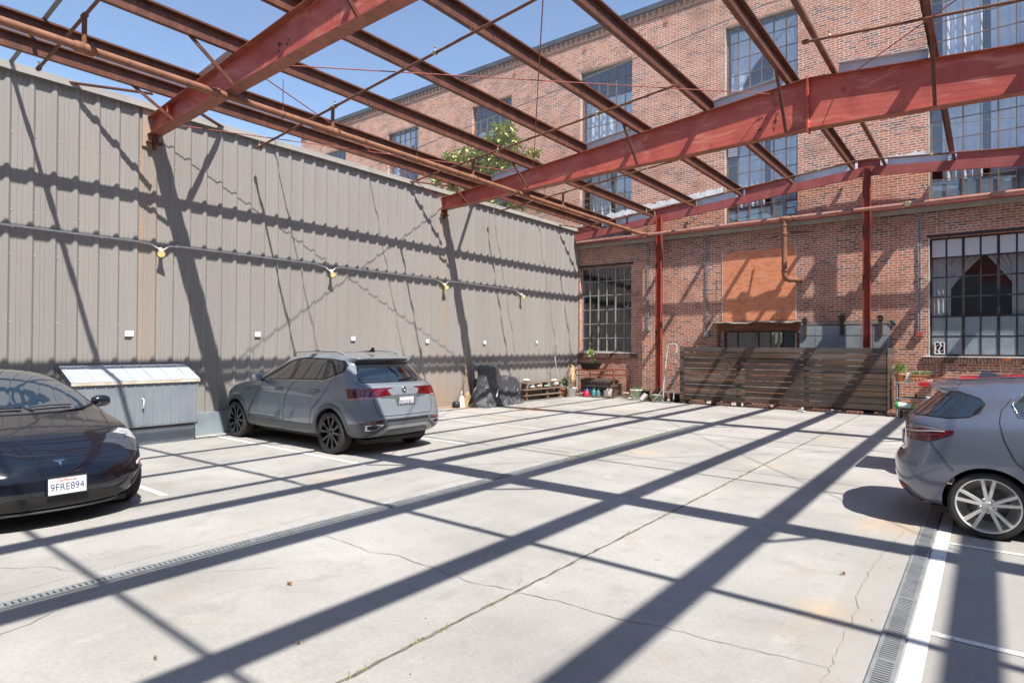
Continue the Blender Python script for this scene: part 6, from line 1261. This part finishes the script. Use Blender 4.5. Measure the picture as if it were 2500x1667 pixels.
# ---------------------------------------------------------------- dark saloon
P_tes = paint("near_black_blue_paint", (.006, .008, .014), 0, .22)
TSC = [
 [(.30, 0, .20), (.14, 0, .21), (.05, 0, .30), (.02, 0, .45), (.05, 0, .62), (.08, 0, .78), (.10, 0, .92), (.25, 0, .96), (.40, 0, 1.0), (.5, 0, 1.03)],
 [(.34, .40, .20), (.18, .44, .21), (.10, .46, .30), (.07, .47, .45), (.10, .46, .62), (.12, .44, .78), (.15, .42, .91), (.30, .34, .95), (.42, .22, 1.0), (.52, 0, 1.03)],
 [(.45, .60, .20), (.36, .70, .21), (.30, .76, .30), (.28, .78, .46), (.30, .77, .64), (.34, .74, .78), (.40, .68, .88), (.50, .55, .94), (.58, .35, 1.0), (.62, 0, 1.04)],
 [(.85, 0, .17), (.85, .60, .17), (.85, .76, .26), (.85, .825, .46), (.85, .82, .66), (.85, .79, .79), (.85, .74, .88), (.90, .60, 1.02), (.92, .44, 1.12), (.95, 0, 1.17)],
 [(1.4, 0, .16), (1.4, .66, .16), (1.4, .78, .24), (1.4, .82, .47), (1.4, .815, .67), (1.4, .79, .81), (1.4, .76, .89), (1.35, .60, 1.18), (1.30, .48, 1.28), (1.3, 0, 1.335)],
 [(2.0, 0, .16), (2.0, .66, .16), (2.0, .78, .24), (2.0, .815, .47), (2.0, .81, .67), (2.0, .79, .81), (2.0, .76, .89), (1.85, .60, 1.215), (1.80, .46, 1.305), (1.78, 0, 1.365)],
 [(2.55, 0, .16), (2.55, .66, .16), (2.55, .78, .24), (2.55, .815, .47), (2.55, .81, .67), (2.55, .79, .80), (2.55, .765, .88), (2.30, .645, 1.13), (2.22, .48, 1.235), (2.2, 0, 1.295)],
 [(2.95, 0, .16), (2.95, .66, .16), (2.95, .78, .24), (2.95, .82, .47), (2.95, .815, .66), (2.95, .795, .79), (2.93, .765, .87), (2.75, .70, .99), (2.66, .50, 1.09), (2.62, 0, 1.14)],
 [(3.3, 0, .17), (3.3, .62, .17), (3.3, .77, .25), (3.3, .83, .46), (3.3, .825, .64), (3.3, .80, .77), (3.28, .755, .845), (3.18, .67, .885), (3.10, .48, .935), (3.08, 0, .965)],
 [(3.62, 0, .18), (3.62, .60, .18), (3.62, .76, .26), (3.62, .825, .44), (3.62, .82, .61), (3.62, .79, .735), (3.60, .73, .80), (3.55, .60, .825), (3.5, .38, .855), (3.48, 0, .875)],
 [(3.90, 0, .18), (3.90, .55, .18), (3.90, .70, .23), (3.90, .79, .40), (3.88, .785, .55), (3.86, .75, .655), (3.84, .68, .72), (3.80, .54, .75), (3.78, .32, .775), (3.76, 0, .79)],
 [(4.02, 0, .17), (4.06, .50, .17), (4.10, .62, .22), (4.10, .70, .37), (4.07, .68, .50), (4.03, .63, .58), (3.99, .55, .635), (3.97, .42, .67), (3.95, .25, .695), (3.94, 0, .71)],
 [(4.08, 0, .16), (4.14, .42, .16), (4.21, .50, .21), (4.22, .53, .35), (4.19, .50, .47), (4.15, .46, .54), (4.10, .40, .59), (4.07, .30, .62), (4.05, .18, .64), (4.04, 0, .655)],
 [(4.12, 0, .15), (4.19, .22, .155), (4.27, .27, .21), (4.285, .28, .34), (4.26, .27, .45), (4.22, .25, .515), (4.17, .21, .565), (4.14, .16, .59), (4.11, .1, .61), (4.09, 0, .625)],
 [(4.14, 0, .15), (4.21, 0, .155), (4.29, 0, .21), (4.305, 0, .34), (4.28, 0, .45), (4.24, 0, .51), (4.19, 0, .555), (4.16, 0, .58), (4.13, 0, .60), (4.11, 0, .615)]]
tes = Car("black_saloon", (-10.73, 1.87, 0), 0, "glossy dark blue black saloon facing the camera at the left edge, beside the shed", P_tes, TSC, (.85, 3.53), .30, .21, 1.52, .345, {6: .45, 7: .3})
def tes_parts(c):
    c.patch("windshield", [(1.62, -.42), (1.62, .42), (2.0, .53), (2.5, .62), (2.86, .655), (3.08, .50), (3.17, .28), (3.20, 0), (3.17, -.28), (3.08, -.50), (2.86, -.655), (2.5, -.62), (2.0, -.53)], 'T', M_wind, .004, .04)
    c.line("windshield_seal", [(1.62, .43), (2.0, .54), (2.5, .63), (2.89, .665)], 'T', M_blkmat, .014, .003); c.line("windshield_seal", [(2.89, .665), (3.10, .50), (3.19, .28), (3.22, 0), (3.19, -.28), (3.10, -.5), (2.89, -.665)], 'T', M_blkmat, .020, .003)
    c.patch("glass_roof", [(.9, -.40), (.9, .40), (1.58, .41), (1.58, -.41)], 'T', M_blkgloss, .003)
    for S, sg in (('L', 1), ('R', -1)):
        c.patch("side_window", [(2.62, .905), (2.3, 1.09), (1.95, 1.18), (1.5, 1.225), (1.15, 1.17), (.95, 1.05), (1.0, .93), (1.6, .905)], S, M_aglass, .005)
        c.patch("headlight", [(3.70, .775), (3.83, .735), (3.95, .68), (4.02, .60), (3.99, .555), (3.80, .58), (3.66, .66)], S, M_clearlens if False else M_headl, .004, .02)
        c.patch("running_light", [(3.70, .772), (3.80, .742), (3.86, .70), (3.84, .655), (3.77, .66), (3.74, .71)], S, M_clearlens, .007, .02)
        c.line("headlight_seal", [(3.70, .778), (3.83, .738), (3.955, .682), (4.03, .60), (3.99, .553), (3.80, .577), (3.655, .66), (3.70, .778)], S, M_blkmat, .007, .003)
        c.line("door_gap", [(2.80, .86), (2.86, .60), (2.84, .30)], S); wheel(c, 3.53, sg, .815, .30, .21, 'split', mat("grey_rim", (.2, .2, .21), .4, .6)); wheel(c, .85, sg, .815, .30, .21, 'split', mat("grey_rim", (.2, .2, .21), .4, .6))
        m_ = MB(); m_.lathe([(0, -.085), (.045, -.078), (.068, -.03), (.070, .03), (.05, .075), (0, .085)], (0, 0, 0), 18, 'Y'); m_.v = [Vector((2.55 + v.x * .8 - .03, sg * (.865 + v.y * 1.15), .965 + v.z * 1.0)) for v in m_.v]; m_.build_local("side_mirror", c.paint, c.root); MB().tube([(2.6, sg * .75, .89), (2.56, sg * .86, .935)], .020, 8).build_local("mirror_arm", M_blkmat, c.root)
        c.line("hood_gap", [(3.12, sg * .66), (3.4, sg * .62), (3.7, sg * .55), (3.92, sg * .44), (4.05, sg * .25), (4.09, 0)], 'T', M_blkmat, .006, .0015)
        # bumper corner intake
        c.patch("corner_intake", [(sg * .60, .245), (sg * .69, .27), (sg * .74, .335), (sg * .735, .40), (sg * .66, .36), (sg * .60, .30)], 'F', M_blkmat, .005, .02)
        c.line("intake_blade", [(sg * .45, .375), (sg * .60, .385), (sg * .735, .415)], 'F', c.paint, .022, .008)
    c.patch("lower_grille", [(-.46, .205), (.46, .205), (.52, .245), (.40, .30), (.20, .31), (-.20, .31), (-.40, .30), (-.52, .245)], 'F', M_blkmat, .005, .03)
    c.line("chin_spoiler", [(-.70, .20), (-.5, .185), (-.25, .178), (0, .176), (.25, .178), (.5, .185), (.70, .20)], 'F', M_clad, .026, .012)
    a = c.cast(0, .385, 'F', .016); plate(c, 'F', a.x + .004, .02, .385, .285, .145, R(3), "9FRE894", "", M_blkmat, True)
    # T shaped badge
    b_ = MB(); s_ = .052
    for poly in ([(-.5, .33), (-.44, .40), (-.2, .46), (.2, .46), (.44, .40), (.5, .33), (.2, .385), (-.2, .385)], [(-.40, .30), (-.20, .345), (-.07, .355), (0, .29), (.07, .355), (.20, .345), (.40, .30), (.30, .19), (.14, .215), (0, -.5), (-.14, .215), (-.30, .19)]):
        c.patch("maker_badge", [(.0 + x * s_ * 2, .562 + z * s_ * 1.1) for x, z in poly], 'F', M_chrome, .005, .012)
    # side sticker (small pink red label on the bumper corner)
    st = [(.655, .475), (.705, .495), (.735, .50), (.748, .485), (.74, .462), (.70, .455), (.66, .445)]
    c.patch("bumper_sticker", st, 'F', M_stick, .004, .015); c.patch("bumper_sticker", [(.67, .462), (.715, .475), (.735, .482), (.73, .470), (.69, .458)], 'F', M_stickr, .006, .01)
    w_ = [c.cast(3.02, .42, 'T', .02), c.cast(3.05, .22, 'T', .022), c.cast(3.09, .04, 'T', .02)]
    MB().tube(w_, [.009, .007, .005], 6).build_local("wiper", M_blkmat, c.root); w_ = [c.cast(3.09, -.02, 'T', .02), c.cast(3.06, -.25, 'T', .022), c.cast(2.98, -.5, 'T', .02)]; MB().tube(w_, [.009, .007, .005], 6).build_local("wiper", M_blkmat, c.root)
    MB().box(.3, 4.05, -.58, .58, .12, .17).build_local("underbody", M_blkmat, c.root)
M_headl = mat("headlight_lens", (.075, .085, .10), .05, .3, 1.0, 1.0); M_stick = mat("white_sticker", (.75, .7, .7), .5); M_stickr = mat("red_sticker_print", (.55, .05, .06), .5)
tes_parts(tes)
# ---------------------------------------------------------------- hatchbacks at the right
def hatch_cols(dz=0):
    C = [
 [(.25, 0, .22), (.08, 0, .23), (.00, 0, .31), (-.045, 0, .46), (-.035, 0, .60), (.045, 0, .66), (.055, 0, .84), (.06, 0, .98), (.14, 0, 1.025), (.36, 0, 1.23), (.22, 0, 1.285), (.50, 0, 1.345)],
 [(.28, .36, .22), (.11, .40, .23), (.03, .42, .31), (-.01, .43, .46), (.0, .43, .60), (.07, .42, .66), (.08, .42, .84), (.085, .41, .98), (.17, .38, 1.02), (.39, .34, 1.23), (.25, .33, 1.28), (.52, 0, 1.35)],
 [(.36, .58, .21), (.20, .66, .22), (.13, .71, .30), (.085, .735, .46), (.095, .735, .60), (.13, .715, .67), (.15, .70, .84), (.17, .685, .98), (.26, .64, 1.01), (.46, .53, 1.21), (.36, .50, 1.26), (.64, 0, 1.36)],
 [(.50, .60, .20), (.36, .74, .21), (.30, .80, .30), (.28, .825, .46), (.28, .825, .60), (.29, .815, .70), (.31, .80, .84), (.36, .765, .96), (.46, .72, 1.02), (.60, .59, 1.22), (.60, .49, 1.30), (.80, 0, 1.375)],
 [(.80, 0, .18), (.80, .62, .18), (.78, .78, .28), (.74, .845, .46), (.74, .85, .62), (.74, .84, .72), (.74, .815, .84), (.76, .775, .97), (.82, .73, 1.05), (.92, .60, 1.26), (.95, .48, 1.33), (1.0, 0, 1.39)],
 [(1.3, 0, .17), (1.3, .66, .17), (1.3, .78, .24), (1.3, .82, .44), (1.3, .825, .60), (1.3, .815, .74), (1.3, .80, .85), (1.3, .775, .95), (1.3, .74, 1.02), (1.3, .60, 1.28), (1.3, .48, 1.345), (1.3, 0, 1.395)],
 [(2.0, 0, .17), (2.0, .66, .17), (2.0, .78, .24), (2.0, .82, .44), (2.0, .825, .60), (2.0, .815, .73), (2.0, .80, .84), (2.0, .775, .93), (2.0, .74, 1.0), (1.95, .60, 1.28), (1.9, .48, 1.345), (1.9, 0, 1.395)],
 [(2.6, 0, .17), (2.6, .66, .17), (2.6, .78, .24), (2.6, .82, .44), (2.6, .825, .60), (2.6, .815, .72), (2.6, .80, .82), (2.6, .775, .91), (2.55, .74, .97), (2.35, .62, 1.18), (2.25, .48, 1.25), (2.2, 0, 1.30)],
 [(3.2, 0, .18), (3.2, .62, .18), (3.2, .78, .26), (3.2, .83, .44), (3.2, .83, .58), (3.2, .81, .70), (3.2, .78, .78), (3.15, .74, .84), (3.05, .68, .88), (2.95, .55, .92), (2.9, .4, .94), (2.85, 0, .96)],
 [(3.7, 0, .19), (3.68, .58, .19), (3.70, .70, .26), (3.72, .76, .42), (3.70, .76, .54), (3.68, .74, .63), (3.62, .68, .70), (3.58, .6, .74), (3.54, .5, .765), (3.5, .36, .78), (3.46, .2, .79), (3.45, 0, .80)],
 [(3.84, 0, .20), (3.88, .30, .21), (3.94, .34, .28), (3.96, .36, .42), (3.94, .36, .52), (3.90, .34, .60), (3.84, .3, .65), (3.80, .26, .68), (3.76, .2, .70), (3.72, .14, .71), (3.70, .08, .72), (3.69, 0, .72)],
 [(3.88, 0, .21), (3.92, 0, .22), (3.98, 0, .29), (4.0, 0, .42), (3.98, 0, .52), (3.94, 0, .59), (3.88, 0, .64), (3.84, 0, .67), (3.8, 0, .69), (3.76, 0, .70), (3.74, 0, .71), (3.73, 0, .71)]]
    return [[(u, v, z + (dz * max(0, z - .9) / .5)) for u, v, z in c] for c in C]
P_lex = paint("metallic_grey_paint", (.165, .185, .245), .6, .30)
lex = Car("grey_hatchback", (-.72, 7.45, 0), 0, "metallic grey hatchback with silver wheels backed in at the right edge", P_lex, hatch_cols(), (.72, 3.15), .285, .19, 1.52, .325, {5: .35, 8: .3, 9: .3, 10: .4})
M_silver = mat("silver_alloy", (.78, .77, .74), .34, .45)
M_smoke = mat("smoked_clear_lens", (.16, .15, .16), .08, .2, 1.0, 1.0)
def lex_parts(c, full=True):
    for S, sg in (('R', -1), ('L', 1)):
        c.patch("quarter_window", [(.24, 1.015), (.45, 1.225), (.50, 1.235), (.66, 1.185), (.70, 1.14), (.66, 1.07), (.59, 1.03), (.45, 1.01)], S, M_aglass, .004, .02)
        c.line("window_seal", [(.24, 1.012), (.45, 1.228), (.50, 1.238), (.665, 1.187), (.706, 1.14), (.665, 1.067), (.59, 1.026), (.45, 1.006), (.24, 1.012)], S, M_blkmat, .009, .004)
        c.patch("side_window", [(.93, 1.06), (.90, 1.15), (.97, 1.235), (1.3, 1.29), (1.9, 1.285), (2.2, 1.20), (2.5, 1.02), (1.6, 1.02)], S, M_aglass2, .004); c.line("window_chrome", [(2.5, 1.01), (1.6, 1.01), (.93, 1.05), (.885, 1.15), (.96, 1.245), (1.3, 1.30), (1.9, 1.295), (2.2, 1.21)], S, M_chrome, .012, .004)
        c.patch("rear_diffuser", [(.02, .37), (.10, .32), (.17, .27), (.17, .215), (.06, .24), (.02, .29)], S, M_blkgloss, .004, .02)
        c.line("door_gap", [(.88, 1.19), (.815, 1.10), (.80, 1.0), (.83, .86), (.90, .70), (.98, .60)], S, M_blkmat, .008); c.line("door_gap", [(1.75, 1.0), (1.80, .6), (1.78, .28)], S)
        c.line("bumper_gap", [(.31, .81), (.37, .72), (.44, .62), (.485, .565)], S, M_blkmat, .007); c.patch("tail_light", [(.10, .88), (.18, .92), (.30, .915), (.48, .895), (.47, .875), (.30, .80), (.12, .80)], S, M_redlens, .006, .015)
        c.patch("tail_light_rim", [(.10, .90), (.18, .928), (.30, .924), (.475, .903), (.36, .895), (.25, .905), (.14, .890)], S, M_smoke, .009, .012); c.line("lamp_stripe", [(.12, .868), (.22, .872), (.32, .885), (.42, .889)], S, M_clearlens, .010, .010); c.line("lamp_stripe", [(.12, .835), (.22, .838), (.30, .855), (.38, .862)], S, M_darkred, .012, .010)
        c.line("lamp_seal", [(.10, .80), (.30, .795), (.475, .872), (.488, .90), (.30, .928), (.18, .932)], S, M_blkmat, .007, .004)
        c.patch("reflector", [(.055, .33), (.12, .325), (.12, .36), (.055, .365)], S, mat("orange_reflector", (.5, .08, .04), .2), .006, .01)
        m_ = c.cast(1.0, .83, S, .02); n_ = c.cast(1.18, .83, S, .02); MB().tube([m_, n_], .012, 8).build_local("door_handle", c.paint, c.root)
        wheel(c, .72, sg, .815, .285, .20, 'split', M_silver); wheel(c, 3.15, sg, .815, .285, .20, 'split', M_silver)
        c.line("roof_gap", [(.30, sg * .49), (.50, sg * .50), (.52, sg * .36), (.52, 0)], 'T', M_blkmat, .006)
    c.patch("rear_window", [(-.52, 1.20), (.52, 1.20), (.66, 1.02), (.58, 1.005), (-.58, 1.005), (-.66, 1.02)], 'B', M_aglass, .005); c.patch("tail_light", [(.73, .91), (.50, .92), (.46, .86), (.50, .80), (.73, .79)], 'B', M_redlens, .006, .02); c.patch("tail_light", [(-.73, .91), (-.50, .92), (-.46, .86), (-.50, .80), (-.73, .79)], 'B', M_redlens, .006, .02)
    c.patch("bumper_base", [(-.72, .22), (.72, .22), (.62, .32), (-.62, .32)], 'B', M_blkgloss, .005, .03); a = c.cast(0, .74, 'B', .008)
    if a: plate(c, 'B', a.x, 0, .745, .27, .13, 0, "6KPR", "", M_chrome, False) if False else MB().box(a.x - .012, a.x, -.135, .135, .68, .81).build_local("license_plate", M_plate, c.root)
    f = MB(); f.prism([(.64, 1.345), (.86, 1.365), (.80, 1.385), (.70, 1.42), (.68, 1.418)], -.028, .028, 'Y'); f.build_local("roof_antenna", c.paint, c.root, ); MB().box(.3, 3.75, -.58, .58, .13, .19).build_local("underbody", M_blkmat, c.root)
    MB().tube([(.36, .1, 1.0), (.42, .0, 1.05)], .02, 8).build_local("wiper_hub", M_blkmat, c.root)
lex_parts(lex)
P_redc = paint("bright_red_paint", (.55, .02, .03), 0, .35)
red = Car("red_hatchback", (-.62, 9.85, 0), 0, "bright red hatchback mostly hidden behind the metallic grey one", P_redc, hatch_cols(-.05), (.72, 3.15), .285, .19, 1.52, .325)
def red_parts(c):
    for S, sg in (('R', -1), ('L', 1)):
        c.patch("side_window", [(.75, 1.06), (.80, 1.22), (1.0, 1.27), (1.9, 1.30), (2.2, 1.21), (2.5, 1.02), (1.6, 1.02)], S, M_aglass, .004); wheel(c, .72, sg, .815, .285, .20, 'dark', M_blkgloss); wheel(c, 3.15, sg, .815, .285, .20, 'dark', M_blkgloss)
        c.patch("tail_light", [(.10, .88), (.18, .92), (.30, .915), (.40, .895), (.30, .80), (.12, .80)], S, M_darkred, .006, .02)
    c.patch("rear_window", [(-.52, 1.22), (.52, 1.22), (.66, 1.02), (.58, 1.005), (-.58, 1.005), (-.66, 1.02)], 'B', M_aglass, .005)
    f = MB(); f.add([(.50, -.54, 1.245), (.50, .54, 1.245), (-.08, .56, 1.195), (-.08, -.56, 1.195), (.50, -.54, 1.19), (.50, .54, 1.19), (-.06, .56, 1.15), (-.06, -.56, 1.15)], [(0, 1, 2, 3), (7, 6, 5, 4), (2, 6, 7, 3), (3, 7, 4, 0), (1, 5, 6, 2)]); f.build_local("rear_spoiler", c.paint, c.root)
    MB().tube([(1.45, .28, 1.40), (1.33, .26, 1.44), (1.08, .20, 1.60)], [.007, .005, .003], 6).build_local("whip_antenna", M_blkmat, c.root); MB().box(.3, 3.75, -.58, .58, .13, .19).build_local("underbody", M_blkmat, c.root)
    c.line("roof_gap", [(.85, -.46), (.86, 0), (.85, .46)], 'T', M_blkmat, .007)
red_parts(red)
